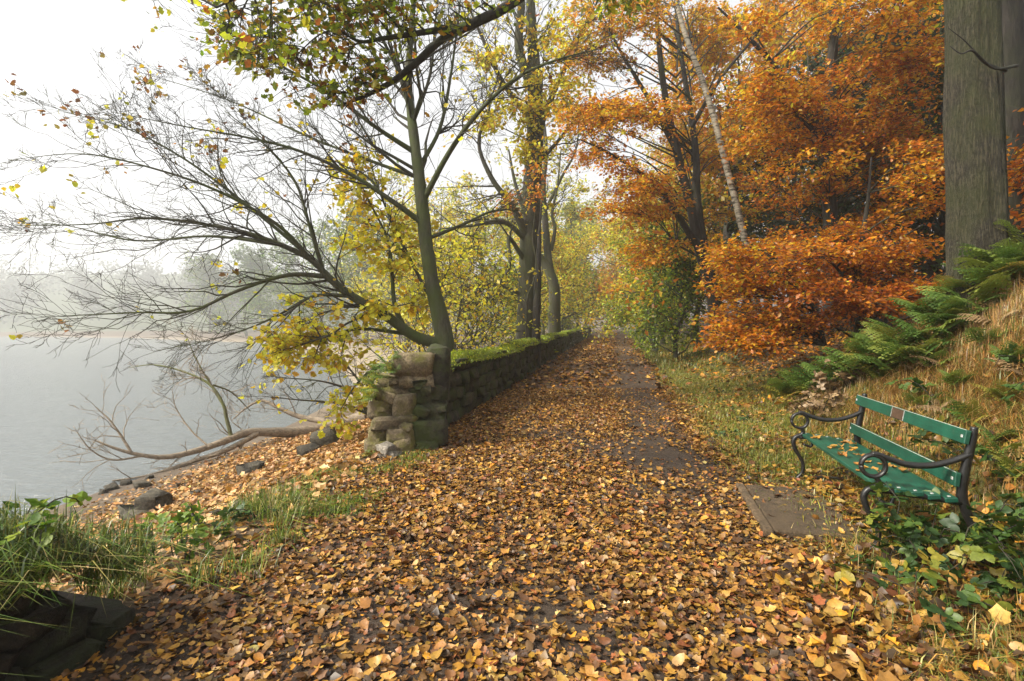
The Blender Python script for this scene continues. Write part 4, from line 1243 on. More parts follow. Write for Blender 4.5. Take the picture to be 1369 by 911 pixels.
gtree(852, 64, 13, .22, OCHRE + ORANGE, 'orange tree overhanging the far path from the right', nl=22, per=14, size=.34, start=.08, spread=.36)
gtree(866, 56, 12, .22, ORANGE, 'rust-coloured tree at the right of the path end', nl=22, per=14, size=.32, start=.08, spread=.36)
gtree(783, 70, 14, .25, GREEN + YGREEN, 'misty green tree at the bend of the path', nl=22, per=14, size=.36, start=.05, spread=.36)
gtree(832, 100, 20, .3, YELLOW + OCHRE, 'tall misty golden tree closing the far end of the path', nl=22, per=14, size=.4, start=.1)
gtree(788, 84, 16, .3, YGREEN, 'pale misty tree far beyond the wall end', nl=22, per=14, size=.42, start=.05, spread=.36)
# left of the path, behind the wall
gtree(783, 40, 6.5, .11, YELLOW + YGREEN, 'yellow shrub leaning over the far part of the mossy wall', name='wall_shrub', nl=22, per=10, size=.2, start=.05, spread=.42)
gtree(768, 34, 7.5, .12, YELLOW[:3] + OCHRE[:2] + YGREEN, 'golden thicket tree behind the crooked forked tree', name='wall_shrub', nl=22, per=10, size=.18, start=.05, spread=.42)
gtree(796, 52, 8, .14, YGREEN + GREEN, 'green shrub at the end of the mossy wall', name='wall_shrub', nl=22, per=12, size=.26, start=.02, spread=.42)
gtree(752, 46, 12, .2, YGREEN + YELLOW, 'slender yellow-green tree behind the golden thicket', nl=20, per=9, size=.24, start=.12)
gtree(775, 60, 15, .24, YGREEN, 'tall pale green tree seen above the golden thicket', nl=20, per=10, size=.32, start=.1)
for i, (u, d, H_, pal, lab) in enumerate([
        (640, 13.5, 3.6, YELLOW + YGREEN, 'thin-stemmed yellow shrub behind the wall between the sycamore and the tall trunk'),
        (672, 15.0, 4.2, YGREEN + YELLOW, 'thin green-gold shrub against the tall trunk behind the wall'),
        (615, 12.5, 3.8, YELLOW, 'yellow sapling close behind the sycamore trunk'),
        (655, 20, 5.5, YELLOW[:3] + YGREEN, 'pale yellow shrub lower down the bank behind the wall'),
        (690, 24, 5.0, YGREEN, 'twiggy green shrub between the tall trunk and forked tree'),
        (560, 16, 4.6, YELLOW, 'yellow-leaved shrub on the lake slope behind the sycamore'),
        (725, 22, 3.4, GREEN + YGREEN, 'leafy green shrub at the foot of the forked tree')]):
    gtree(u, d, H_, .045, pal, lab, 'shrubs behind the wall', 'wall_shrub', 20, 2.3 if i != 6 else 7, .11 if d < 18 else .14, 'bark_twig', rng.normal() * .05, .04, .42, 3, .05, 5)
# woods up the right-hand slope
for i, (u, d, H_, pal, lab) in enumerate([
        (1060, 19, 9, DARKG, 'dark yew behind the orange beech layers beside the birch'),
        (1170, 17, 9, DARKG, 'dark yew behind the upright young beech'),
        (1250, 14, 8.5, DARKG + GREEN[:1], 'dark holly left of the massive trunk'),
        (1400, 13, 9, DARKG + DEEP, 'dark bush behind the shaded second trunk'),
        (1120, 24, 13, GREEN[:2] + DARKG, 'tall dark green tree high behind the spreading beech')]):
    gtree(u, d, H_, .18, pal, lab, 'evergreens on the slope', 'evergreen_tree', 30, 11, .17, 'bark_dark', 0, .04, .36, 3, -.01, 6)
for i, (u, d, H_, pal, lab) in enumerate([
        (985, 22, 13, OCHRE + ORANGE, 'golden beech rising behind the birch'),
        (1025, 29, 16, OCHRE, 'tall ochre tree high behind the birch'),
        (960, 32, 15, OCHRE + YGREEN, 'yellowing tree behind the many-stemmed beech'),
        (1090, 30, 18, ORANGE, 'tall orange tree on the slope behind the evergreens'),
        (1200, 24, 16, ORANGE + DEEP, 'tall copper tree behind the massive trunk'),
        (1330, 20, 15, ORANGE + DEEP, 'copper tree right of the massive trunk up the slope'),
        (1270, 32, 19, OCHRE, 'very tall ochre tree at the top of the slope')]):
    gtree(u, d, H_, .2, pal, lab, 'autumn trees up the slope', 'woodland_tree', 24, 12, .2, 'bark_dark', 0, .08, .34, 3, .02, 6)
# misty trees round the bay
for i, (u, d, H_, pal, lab) in enumerate([
        (545, 62, 17, YGREEN + YELLOW, 'misty yellow-green tree on the bay shore beyond the sycamore'),
        (490, 75, 18, GREEN + YGREEN[:2], 'pale misty tree standing on the sandy bay shore'),
        (590, 48, 14, YELLOW + YGREEN, 'yellowish misty tree behind the wall towards the bay'),
        (430, 98, 20, GREEN, 'faint misty tree behind the far sandy beach'),
        (645, 55, 16, YGREEN + YELLOW, 'misty golden tree between the sycamore and tall trunk'),
        (380, 120, 22, GREEN[:3], 'faint green tree in thick mist across the bay'),
        (330, 140, 22, GREEN[:2], 'ghostly tree on the far shore of the bay'),
        (700, 68, 18, YGREEN, 'misty tree directly behind the tall grey trunk'),
        (520, 105, 22, GREEN, 'dim tall tree behind the bay shore trees'),
        (280, 165, 22, GREEN, 'ghostly rounded tree on the far shore')]):
    X_ = (u - U0) / F_PX * d
    gtree(u, d, H_, .3, pal, lab, 'misty trees round the bay', 'misty_tree', 20, 9, .0045 * d + .1, 'bark_grey', 0, .1, .34, 3, .03, 5)

# far wood across the lake: reads as one mass in the mist
mb = MB()
for i in range(170):
    X_ = random.uniform(-330, -20); Y_ = random.uniform(196, 300)
    if Y_ < 205 + 8 * math.sin(X_ * .03) and X_ < -150: continue
    z = hz(X_, Y_); Hh = random.uniform(10, 18); k = 110
    dirs = nrm(rng.normal(size=(k, 3))); rr_ = rng.random((k, 1)) ** .4
    C_ = np.array([X_, Y_, z + Hh * .55]) + dirs * rr_ * np.array([Hh * .36, Hh * .36, Hh * .5])
    leaves(mb, C_, rng.normal(size=(k, 3)) + np.array([0, 0, .6]), 1.7, DIAMOND, palette(k, [(.02, .03, .018, 3), (.035, .045, .022, 3), (.05, .045, .025, 2)], .3))
o = mb.build('far_wood', M['leaf']); tag(o, 'faint wooded hillside across the misty lake', 'wood', kind='stuff')

# ------------------------------------------------------------------ driftwood: a fallen tree at the water's edge
lg = empty('fallen_tree', P(455, 575, 13.4), 'bleached fallen tree lying along the beach into the water', 'tree')
LG0 = np.array(lg.location)
wood = Wood(); tips = []; gt = []
def onb(u, v, d, dz=0.0):
    return P(u, v, d)
def thin(s):
    a_, b_ = explicit(s); return a_, b_ * .74
lC, lR = limb('trunk', *thin([(486, 560, 13.9, .30), (465, 566, 13.7, .24), (430, 573, 13.3, .19), (395, 578, 12.9, .165), (360, 578, 12.5, .15), (330, 579, 12.2, .13), (300, 590, 11.8, .11), (265, 602, 11.4, .09), (225, 611, 11.0, .07), (190, 609, 10.7, .055), (155, 600, 10.5, .04), (125, 588, 10.4, .02)]), M['bark_log'], lg, 12, 5, .14)
L_SP = [([(345, 580, 12.3, .09), (300, 603, 11.7, .075), (255, 618, 11.2, .06), (200, 636, 10.7, .045), (150, 643, 10.3, .02)], 1),
        ([(310, 588, 11.9, .06), (303, 560, 12.0, .055), (298, 540, 12.0, .05), (280, 514, 12.1, .04), (245, 497, 12.2, .03), (205, 488, 12.3, .02), (172, 492, 12.4, .008)], 2),
        ([(300, 545, 12, .035), (285, 520, 12.1, .03), (262, 480, 12.2, .02), (250, 450, 12.3, .008)], 2),
        ([(285, 515, 12.1, .03), (310, 525, 12.4, .024), (335, 550, 12.6, .012)], 2),
        ([(445, 566, 13.9, .12), (400, 557, 14, .09), (372, 545, 14, .07), (350, 536, 14, .05), (330, 545, 14, .035), (312, 560, 13.9, .015)], 1),
        ([(175, 604, 10.6, .04), (160, 580, 10.6, .03), (145, 560, 10.6, .022), (128, 545, 10.6, .01)], 1),
        ([(190, 610, 10.7, .03), (150, 615, 10.4, .024), (120, 600, 10.2, .016), (98, 570, 10.1, .006)], 1),
        ([(280, 598, 11.5, .03), (255, 575, 11.6, .022), (235, 545, 11.7, .015), (230, 520, 11.7, .006)], 1),
        ([(345, 578, 12.3, .05), (330, 588, 12.1, .04), (318, 604, 11.9, .02)], 0)]
for spec, k in L_SP:
    C, R = limb('branch', *thin(spec), M['bark_green_twig'] if k == 2 else M['bark_log'], lg, 7, 5, .08)
    if k: sub(wood, C, R, 9, .8, 3 if k == 2 else 2, .2, 1, .8, .02, .25, 4, gt if k == 2 else tips, .0035, .5, None, 5, 4)
sub(wood, lC, lR, 12, .8, 2, .45, 1, .9, .04, .25, 4, tips, .0035, .3, None, 5, 4)
# root plate
for i in range(26):
    a = rng.random() * 6.28
    d = nrm(np.array([.5 + rng.random() * .3, .4, 0]) + np.array([-math.sin(.9) * math.cos(a), math.cos(.9) * math.cos(a), math.sin(a)]) * 1.3)
    q, _ = polyline(P(484, 561, 13.85), d, .35 + .35 * rng.random(), 5, .3, -.05)
    wood.add(q, np.linspace(.06, .012, 5), 5)
finish(lg, wood, None, M['bark_log'], None, 'twigs')
# bare low bush beside the root plate
bb = empty('bare_bush', P(490, 550, 12.6), 'bare twiggy bush overhanging the beach below the wall end', 'bush')
wood = Wood(); tips = []
for spec in [[(498, 560, 12.4, .05), (470, 525, 12.2, .035), (430, 510, 11.9, .02), (370, 505, 11.6, .008)], [(497, 555, 12.4, .045), (455, 540, 12.0, .03), (400, 535, 11.7, .016), (350, 530, 11.4, .006)], [(500, 555, 12.4, .04), (480, 510, 12.4, .028), (450, 480, 12.3, .018), (400, 465, 12.2, .006)]]:
    C, R = limb('limb', *explicit(spec), M['bark_twig'], bb, 7, 5)
    sub(wood, C, R, 14, .9, 3, .2, 1, .7, .02, .2, 4, tips, .003, .5, None, 5, 4)
lf = MB(); twig_leaves(lf, [q for q in tips if rng.random() < .10], 2, .10, MAPLE, YELLOW, .05, .8)
finish(bb, wood, lf, M['bark_twig'])

# rocks on the beach
def rock(u, v, z_guess, size, label, mats=ST_DARK, rz=None, name='beach_rock'):
    d = 10.0
    for _ in range(40):
        p = P(u, v, d); zz = hz(p[0], p[1])
        d += (p[2] - zz) * 1.2
    p = P(u, v, d)
    o = bpy.data.objects.new(name, random.choice(mats))
    o.location = (p[0], p[1], hz(p[0], p[1]) + size[2] * .28); o.scale = size
    o.rotation_euler = (random.uniform(-.2, .2), random.uniform(-.2, .2), random.uniform(0, 3))
    col.objects.link(o)
    return tag(o, label, 'rock', 'rocks on the beach')
rock(436, 598, 0, (.42, .32, .34), 'dark mossy rock lying in orange leaves beside the fallen tree')
rock(412, 608, 0, (.30, .26, .18), 'flat grey stone next to the dark mossy rock')
rock(336, 634, 0, (.32, .24, .2), 'lone dark stone in the middle of the leafy beach')
rock(206, 684, 0, (.36, .3, .3), 'angular dark rock above the weedy gap in the wall')
rock(185, 692, 0, (.5, .3, .12), 'tilted grey slab beside the angular dark rock')
for (u, v, s) in [(150, 655, .2), (170, 648, .16), (138, 660, .14), (200, 640, .12), (190, 652, .22), (240, 650, .1), (262, 662, .12), (300, 640, .1), (250, 700, .14), (290, 690, .1), (320, 682, .13), (210, 655, .09)]:
    rock(u, v, 0, (s, s * .8, s * .6), 'small grey stone scattered along the muddy water edge')

# ------------------------------------------------------------------ fallen leaves
BROWN = [(.23, .110, .020, 4.4), (.33, .172, .028, 4), (.13, .056, .013, 4), (.40, .235, .050, 2.0), (.055, .028, .010, 4), (.46, .22, .018, 1.6), (.24, .08, .024, 1.6), (.44, .29, .11, .5)]
TAN = [(.52, .32, .14, 4), (.48, .24, .07, 4), (.58, .38, .18, 2), (.34, .17, .06, 2)]
def scatter(n, xr, yr, dens):
    out = np.zeros((0, 2))
    while len(out) < n:
        k = n * 2
        q = np.c_[rng.uniform(*xr, k), rng.uniform(*yr, k)]
        keepm = rng.random(k) < dens(q[:, 0], q[:, 1])
        out = np.vstack([out, q[keepm]])
    return out[:n]
def d_path(x, y):
    t = x - xw(y)
    n_ = .55 + .7 * wave(x, y, 2.3) + .4 * wave(x, y, 6)
    bare = 1 - .86 * ss(t + .25 * wave(x, y, .8), 2.3, 2.8) * ss(t + .25 * wave(x, y, .8), 3.75, 3.3) * ss(y, 3.0, 6)
    mid = 1 - .35 * ss(np.abs(t - 1.6), .9, .2) * ss(y, 5, 3)
    return np.clip(n_, .12, 1) * bare * mid * (t > -.15) * (t < 4.9) * (1 - .8 * ss(t, 3.5, 4.3) * ss(y, 4.5, 6.0)) * (1 - .3 * ss(t, 3.8, 4.4))
def d_beach(x, y):
    t = x - xw(y)
    s = x - np.interp(y, SHY, SHX)
    return np.clip(.75 + .5 * wave(x, y, 1.6), .15, 1) * (t < -.1) * ss(s, .4, 2.8)
def d_bank(x, y):
    t = x - xw(y)
    return np.clip(.5 + .5 * wave(x, y, 2), .05, 1) * (t > 4.3) * (t < 9)
def put_leaves(mb, q, size, tmpls, pal, lift=.022, tilt=.34, dz=0.0):
    z = h(q[:, 0], q[:, 1]) + dz
    e = .05
    gx_ = (h(q[:, 0] + e, q[:, 1]) - h(q[:, 0] - e, q[:, 1])) / (2 * e); gy_ = (h(q[:, 0], q[:, 1] + e) - h(q[:, 0], q[:, 1] - e)) / (2 * e)
    nn = np.c_[-gx_, -gy_, np.ones(len(q))] + rng.normal(size=(len(q), 3)) * tilt
    nn[:, 2] = np.abs(nn[:, 2]) + .1
    which = rng.integers(0, len(tmpls), len(q))
    c = palette(len(q), pal, .28)
    sz = size * np.exp(np.clip(rng.normal(size=len(q)), -2.2, 1.6) * .42)
    C_ = np.c_[q, z + .006 + rng.random(len(q)) * lift]
    for i, tm in enumerate(tmpls):
        s_ = which == i
        leaves(mb, C_[s_], nn[s_], sz[s_], tm, c[s_], crumple=.22)
def litter(name, label, parts):
    mb = MB()
    for a in parts: put_leaves(mb, *a)
    return mb.build(name, M['litter'])
mb = MB()
put_leaves(mb, scatter(92000, (-3.5, 4.5), (1.2, 12), d_path), .037, [LIT_A, OAK, LIT_B, LIT_C, OAK], BROWN, .025, .28)
put_leaves(mb, scatter(15000, (-1.5, 13), (12, 45), d_path), .105, [DIAMOND, OVAL], BROWN, .03)
small = scatter(16000, (-3.5, 4.5), (1.2, 10), d_path)
put_leaves(mb, small, .032, [OVAL, DIAMOND], [(.2, .09, .035, 2), (.34, .18, .08, 2), (.10, .05, .025, 2)], .012)
o = mb.build('leaf_litter', M['litter'], path); o['kind'] = 'stuff'; o['label'] = 'thick litter of brown fallen leaves on the path'
mb = MB()
put_leaves(mb, scatter(26000, (-8, 0), (2.4, 15), d_beach), .06, [LIT_A, OAK, OVAL], TAN + BROWN[:2], .03)
o = mb.build('beach_litter', M['litter']); tag(o, 'pale orange leaf litter covering the beach below the wall', 'leaves', kind='stuff')
mb = MB()
put_leaves(mb, scatter(7000, (1, 9), (1.5, 14), d_bank), .05, [LIT_A, OAK, LIT_B], BROWN + [(.5, .3, .06, 2)], .06)
put_leaves(mb, scatter(5000, (1, 8), (1.5, 14), lambda x, y: (x - xw(y) > 3.7) * (x - xw(y) < 5.6) * np.clip(.5 + .6 * wave(x, y, 2), .1, 1)), .048, [LIT_A, OAK, LIT_B], BROWN + [(.5, .3, .06, 2)], .05)
put_leaves(mb, scatter(9000, (3, 16), (9, 27), lambda x, y: (x - xw(y) > 4.6) * (x - xw(y) < 13) * np.clip(.6 + .5 * wave(x, y, 1), .1, 1)), .10, [DIAMOND, OVAL], ORANGE[:3] + BROWN, .05)
put_leaves(mb, scatter(3500, (1.2, 4), (1.6, 3.4), lambda x, y: (x - xw(y) > 3.4) * (x - xw(y) < 5.6) * 1.0), .05, [LIT_A, OAK, LIT_B, LIT_C], BROWN + [(.5, .3, .06, 2)], .09, .6)
o = mb.build('bank_litter', M['litter']); tag(o, 'brown leaves caught in the grass of verge and bank', 'leaves', kind='stuff')
# the largest single leaves, nearest on the path
q = scatter(300, (-1.9, 2.0), (1.9, 4.2), lambda x, y: d_path(x, y) * (np.abs(x / y) < .99))
for (x, y) in q:
    o = bpy.data.objects.new('fallen_leaf', random.choice(LIT)); o.parent = path
    o.location = (x, y, hz(x, y) + .03); s = random.uniform(.38, .68); o.scale = (s, s, s)
    o.rotation_euler = (random.gauss(0, .25), random.gauss(0, .25), random.uniform(0, 6.3))
    col.objects.link(o)

# ------------------------------------------------------------------ grass
def blades(mb, q, L, wid, pal, lean=.45, dz=0.0, zf=None, droop=.5, patch=None):
    n = len(q)
    z = (h(q[:, 0], q[:, 1]) if zf is None else zf(q[:, 0], q[:, 1])) + dz
    base = np.c_[q, z - .01]
    a = rng.random(n) * 6.283 if patch is None else wave(q[:, 0], q[:, 1], patch) * 5 + rng.normal(size=n) * .7
    out = np.c_[np.cos(a), np.sin(a), np.zeros(n)]
    L = L * np.exp(np.clip(rng.normal(size=n), -2, 1.4) * .35)
    ln_ = lean * np.minimum(np.abs(rng.normal(size=n)), 1.7)
    side = np.c_[-np.sin(a), np.cos(a), np.zeros(n)] * (wid * np.exp(rng.normal(size=n) * .2))[:, None]
    up = np.array([0, 0, 1.0])
    m1 = base + (up * .5 + out * (ln_ * .35)[:, None]) * L[:, None]
    tip = base + (up * np.maximum(.15, .95 - droop * ln_)[:, None] + out * (ln_ * 1.05)[:, None]) * L[:, None]
    V = np.stack([base - side, base + side, m1 + side * .75, m1 - side * .75, tip], 1).reshape(-1, 3)
    b = (np.arange(n) * 5)[:, None]
    c = palette(n, pal, .25)
    if patch is not None:
        wv = wave(q[:, 0] + 5, q[:, 1], patch * 1.4)
        c = np.clip(c * (1 + .55 * wv)[:, None], .01, .7)
    c = np.repeat(c, 5, 0)
    mb.add(V, [b + np.array([[0, 1, 2, 3]])], c)
    mb.p.append(b + np.array([[3, 2, 4]]) + (mb.n - len(V)))
GRASS = [(.10, .15, .02, 3), (.16, .20, .03, 3), (.28, .27, .06, 2), (.40, .33, .13, 2)]
FRESH = [(.08, .15, .015, 3), (.14, .22, .02, 3), (.22, .28, .03, 2), (.36, .34, .09, 1)]
STRAW = [(.46, .27, .08, 4), (.38, .20, .055, 3), (.54, .36, .13, 2), (.28, .15, .05, 2), (.18, .17, .04, 1)]
verge_d = lambda x, y: ss(x - xw(y), 3.55, 4.2) * ss(x - xw(y), 6.2, 5.0) * np.clip(.45 + .8 * wave(x, y, 2.4), .03, 1) * (1 - .75 * ((x - xw(y) > 3.6) & (x - xw(y) < 4.7) & (y < 5.4)))
mb = MB()
blades(mb, scatter(70000, (1, 9), (1.4, 16), verge_d), .10, .0034, GRASS + [(.40, .36, .06, 4), (.2, .26, .03, 2)], 1.0)
blades(mb, scatter(9000, (3, 16), (16, 50), lambda x, y: ss(x - xw(y), 3.7, 4.2) * ss(x - xw(y), 7, 5)), .20, .012, GRASS + [(.3, .28, .05, 2)], .8)
o = mb.build('verge_grass', M['grass']); tag(o, 'short yellow-green grass along the path verge', 'grass', kind='stuff')
bank_d = lambda x, y: ss(x - xw(y), 5.0, 5.5) * ss(x - xw(y), 8.2, 7.2) * ss(y, 8.5, 6.8) * np.clip(.55 + 1.1 * wave(x, y, 2.6), .04, 1)
mb = MB()
blades(mb, scatter(60000, (2.6, 9), (2.0, 8.6), bank_d), .17, .0028, STRAW, 1.6, droop=.55, patch=2.2)
blades(mb, scatter(9000, (2.6, 9), (2.0, 8.6), bank_d), .15, .0035, GRASS, .8)
o = mb.build('bank_grass', M['grass']); tag(o, 'long straw-coloured grass covering the bank behind the bench', 'grass', kind='stuff')
mb = MB()
gap_d = lambda x, y: np.clip(-.05 + 1.6 * wave(x, y, 2.6), 0, 1) * ss(x - xw(y), -1.1, -.5) * ss(x - xw(y), .55, .0)
blades(mb, scatter(3200, (-4, 0), (2.6, 6.2), gap_d), .085, .003, FRESH, 1.0)
o = mb.build('gap_grass', M['grass']); tag(o, 'fresh green grass growing in the gap of the broken wall', 'grass', kind='stuff')
capq = CAP[rng.integers(0, len(CAP), 9000)]
capq = capq[capq[:, 1] > .8] + rng.normal(size=(int((capq[:, 1] > .8).sum()), 3)) * np.array([.03, .03, 0])
mb = MB()
_z = {}
_cz = capq[:, 2].copy()
blades(mb, capq[:, :2] - SB[:2], .06, .0026, [(c[0] * .75, c[1] * .75, c[2] * .8, c[3]) for c in FRESH] + GRASS[2:], 1.0, 0, lambda a, b: _cz - SB[2], droop=.6)
o = mb.build('turf_grass', M['grass'], stub); o['kind'] = 'stuff'
q = np.array([wall_pt(y_, t_, 0)[:2] for y_, t_ in zip(rng.uniform(.9, 2.78, 1500), rng.normal(.0, .04, 1500))]) - SB[:2]
_ez = np.where(q[:, 1] + SB[1] < 2.45, .47, .33) + rng.normal(size=1500) * .03
mb = MB()
blades(mb, q, .17, .0028, GRASS + FRESH[:2], 1.7, 0, lambda a, b: _ez - SB[2], droop=.75)
o = mb.build('hanging_grass', M['grass'], stub); o['kind'] = 'stuff'
def tuft(x, y, z, n, L, pal, label, group, lean=.8, spread=.06):
    mb = MB()
    q = np.c_[rng.normal(size=n) * spread, rng.normal(size=n) * spread]
    blades(mb, q, L, .0032, pal, lean, 0, lambda a, b: a * 0, droop=.6)
    o = mb.build('grass_tuft', M['grass']); o.location = (x, y, z)
    return tag(o, label, 'grass', group)
for i in range(13):
    y = random.uniform(3.0, 4.7); x = float(xw(y)) + random.uniform(-.9, .25)
    tuft(x, y, hz(x, y), 90, .22, FRESH + GRASS, 'long green grass tuft between the wall stub and the footing stones', 'tufts in the wall gap')
for i in range(36):
    y = random.uniform(1.3, 2.8); t_ = random.uniform(-.75, .03)
    p = wall_pt(y, t_, .57 if y < 2.45 else .42)
    tuft(p[0], p[1], p[2], 60, .15, [(c[0] * .6, c[1] * .6, c[2] * .7, c[3]) for c in FRESH], 'green grass tuft hanging over the top of the wall stub', 'tufts on the wall stub', 1.0, .07)
for i in range(14):
    y = random.uniform(2.6, 6.5); x = float(xw(y)) + random.uniform(3.6, 4.5)
    if (x - 2.45) ** 2 + (y - 4.3) ** 2 < .7: continue
    tuft(x, y, hz(x, y), 50, .10, FRESH, 'small green grass tuft at the path edge near the slab', 'tufts at the path edge', .8, .04)

# ------------------------------------------------------------------ ferns, brambles, weeds
def frond_mesh(seed, n=13, mat=None, arch=.5, wide=.30, leaflets=5):
    r = np.random.default_rng(seed)
    V, T = [], []
    def P_(s):     # rachis
        return np.array([.04 * math.sin(s * 3 + seed), s * (1 - .18 * s), arch * (s * .95 - .95 * s * s)])
    for i in range(n):
        s = .14 + .86 * (i / n)
        Lp = wide * (math.sin(min(1, (s + .12) * 1.0) ** .8 * math.pi) ** .8 * .95 + .05) * (1.15 - s * .75)
        base = P_(s); tan = nrm(P_(min(1, s + .02)) - P_(s - .02))
        for sd in (-1, 1):
            d = nrm(np.array([sd, .35, -.18 + r.normal() * .08]))
            e = nrm(np.cross(d, [0, 0, 1])) * sd
            for j in range(leaflets):
                f0 = j / leaflets; c = base + d * Lp * f0 + np.array([0, 0, -.25 * Lp * f0 * f0])
                c2 = base + d * Lp * (f0 + 1.0 / leaflets) + np.array([0, 0, -.25 * Lp * (f0 + 1 / leaflets) ** 2])
                wl_ = Lp * .27 * (1 - f0 * .8)
                for sg in (-1, 1):
                    k = len(V)
                    V += [c, c2, (c + c2) / 2 + e * sg * wl_ + d * wl_ * .4 + np.array([0, 0, r.normal() * .006])]
                    T.append([k, k + 1, k + 2])
    k = len(V)
    for i in range(9):
        p = P_(i / 8)
        V += [p + np.array([.006 * (1 - i / 9), 0, 0]), p - np.array([.006 * (1 - i / 9), 0, 0])]
    Q_ = [[k + 2 * i, k + 2 * i + 1, k + 2 * i + 3, k + 2 * i + 2] for i in range(8)]
    me = make_mesh('frond', V, [np.array(T), np.array(Q_)], np.ones((len(V), 3)))
    me.materials.append(mat or M['fern_obj'])
    return me
FR = [frond_mesh(i) for i in range(6)]
FRS = [frond_mesh(30 + i, 12, None, .35, .16, 3) for i in range(4)]
FRD = [frond_mesh(60 + i, 14, M['dead_obj'], .5, .2, 4) for i in range(3)]
def fern(p, n, L, label, group, meshes=FR, name='bracken_fern', aim=None, tiltr=(.3, .8), fan_=3.14):
    root = empty(name, p, label, 'fern', group)
    for i in range(n):
        o = bpy.data.objects.new('frond', random.choice(meshes)); o.parent = root
        a = random.uniform(0, 6.28) if aim is None else aim + random.uniform(-fan_, fan_)
        s = L * random.uniform(.7, 1.15)
        o.rotation_euler = (random.uniform(*tiltr), random.uniform(-.2, .2), a)
        o.scale = (s, s, s)
        o.location = (random.uniform(-.04, .04), random.uniform(-.04, .04), 0)
        col.objects.link(o)
    return root
# local +Y turned by a: a=+pi/2 points to -X
for (u, v, d) in [(1360, 395, 6.0), (1335, 400, 6.1), (1300, 402, 6.1), (1270, 405, 6.2), (1240, 415, 6.3), (1215, 428, 6.5), (1190, 440, 6.8), (1165, 452, 7.0), (1145, 462, 7.3), (1120, 475, 7.6), (1100, 488, 7.9), (1290, 385, 6.6), (1250, 395, 6.8), (1205, 415, 7.2), (1170, 435, 7.6), (1330, 380, 6.4), (1365, 370, 6.4), (1140, 450, 8.0), (1110, 465, 8.4), (1080, 482, 8.6), (1060, 500, 8.6), (1225, 440, 6.1), (1185, 462, 6.6), (1350, 350, 6.9)]:
    p = P(u, v, d); p[2] = hz(p[0], p[1]) + .12
    fern(p, 8, .80, 'green bracken fern close against the foot of the massive trunk' if u > 1255 else ('green bracken fern on the bank between the massive trunk and upright young beech' if u > 1150 else 'green bracken fern low on the bank above the withered brown bush'), 'bracken on the bank', aim=1.9, fan_=1.5, tiltr=(.15, .6))
for (u, v, d) in [(1300, 560, 4.6), (1340, 620, 4.0), (1230, 560, 5.4), (1345, 560, 4.5), (1180, 520, 6.6), (1330, 590, 4.2), (1360, 520, 4.8), (1280, 520, 5.2), (1250, 500, 5.8), (1320, 480, 5.4), (1355, 640, 3.8)]:
    p = P(u, v, d); p[2] = hz(p[0], p[1]) + .03
    fern(p, 5, .40, 'small yellow-green fern in the straw grass close behind the bench', 'ferns behind the bench', aim=1.9, fan_=1.6)
for i in range(15):
    y = random.uniform(3.0, 7.0); x = float(xw(y)) + random.uniform(5.3, 7.2)
    fern((x, y, hz(x, y) + .02), 4, random.uniform(.35, .6), 'withered brown bracken collapsed among the straw grass of the bank', 'dead bracken on the bank', FRD, 'dead_bracken', 1.9, (-.2, .35), 2.0)
for (u, v, d) in [(528, 496, 6.28), (516, 505, 6.26), (522, 488, 6.35), (506, 520, 6.25), (534, 480, 6.4), (500, 532, 6.26), (512, 496, 6.36), (498, 512, 6.34)]:
    fern(P(u, v, d - .08), 10, .34, 'small green fern growing from the broken end of the wall', 'ferns on the wall end', FRS, 'wall_fern', 1.5, (-.3, .5), 1.5)
fern(wall_pt(1.95, -.55, .56), 4, .42, 'dark fern frond standing up from the wall stub', None, FRS, 'wall_fern', -.6, (.5, .9), .9)
fern(P(500, 606, 6.1), 7, .26, 'fern drooping at the foot of the broken wall end', None, FRS, 'wall_fern', 1.8, (-.3, .2), 1.2)

def bramble_leaf(seed, mat, size=.075):
    r = np.random.default_rng(seed); V, T = [], []
    tm = fan([(0, 0), (.24, .12), (.36, .4), (.28, .7), (0, 1.0), (-.28, .7), (-.36, .4), (-.24, .12)], -.05, .12)
    for a, s in ((0, 1.0), (1.25, .8), (-1.25, .8)):
        v = tm[0].copy() * s; v[:, 1] += .05
        R = np.array(Matrix.Rotation(a, 3, 'Z')); v = v @ R.T
        v[:, 2] += r.normal(size=len(v)) * .04 - .2 * (v[:, 0] ** 2 + v[:, 1] ** 2) * .5
        T += [list(np.array(t) + len(V)) for t in tm[1]]; V += list(v)
    me = make_mesh('leaf', np.array(V) * size, [np.array(T)], np.ones((len(V), 3))); me.materials.append(mat)
    return me
BLF = [bramble_leaf(i, M['green_obj']) for i in range(5)]
LLF = [bramble_leaf(20 + i, M['lime_obj'], .085) for i in range(4)]
def bramble(p, stems, label, group, nleaf=11, L=.7, meshes=BLF, name='bramble', aim=None, height=.35, sc=1.0):
    root = empty(name, p, label, 'bramble', group)
    wd = MB()
    for i in range(stems):
        a = random.uniform(0, 6.28) if aim is None else aim + random.uniform(-1.1, 1.1)
        l = L * random.uniform(.6, 1.2); hh = height * random.uniform(.6, 1.3)
        pts = np.array([[math.cos(a) * l * s + rng.normal() * .015, math.sin(a) * l * s + rng.normal() * .015, hh * (1.9 * s - 1.6 * s * s) * 1.4] for s in np.linspace(0, 1, 7)])
        tubes(wd, pts[None], np.linspace(.005, .002, 7)[None], 4)
        for k in range(nleaf):
            x = random.uniform(.15, 1) * 6; ii = min(int(x), 5); q = pts[ii] + (pts[ii + 1] - pts[ii]) * (x - ii)
            o = bpy.data.objects.new('leaf', random.choice(meshes)); o.parent = root
            o.location = q + rng.normal(size=3) * .03
            o.rotation_euler = (random.gauss(.0, .55), random.gauss(0, .55), random.uniform(0, 6.28))
            s = random.uniform(.6, 1.15) * sc; o.scale = (s, s, s); col.objects.link(o)
    wd.build('stem', M['bark_twig'], root, True)
    return root
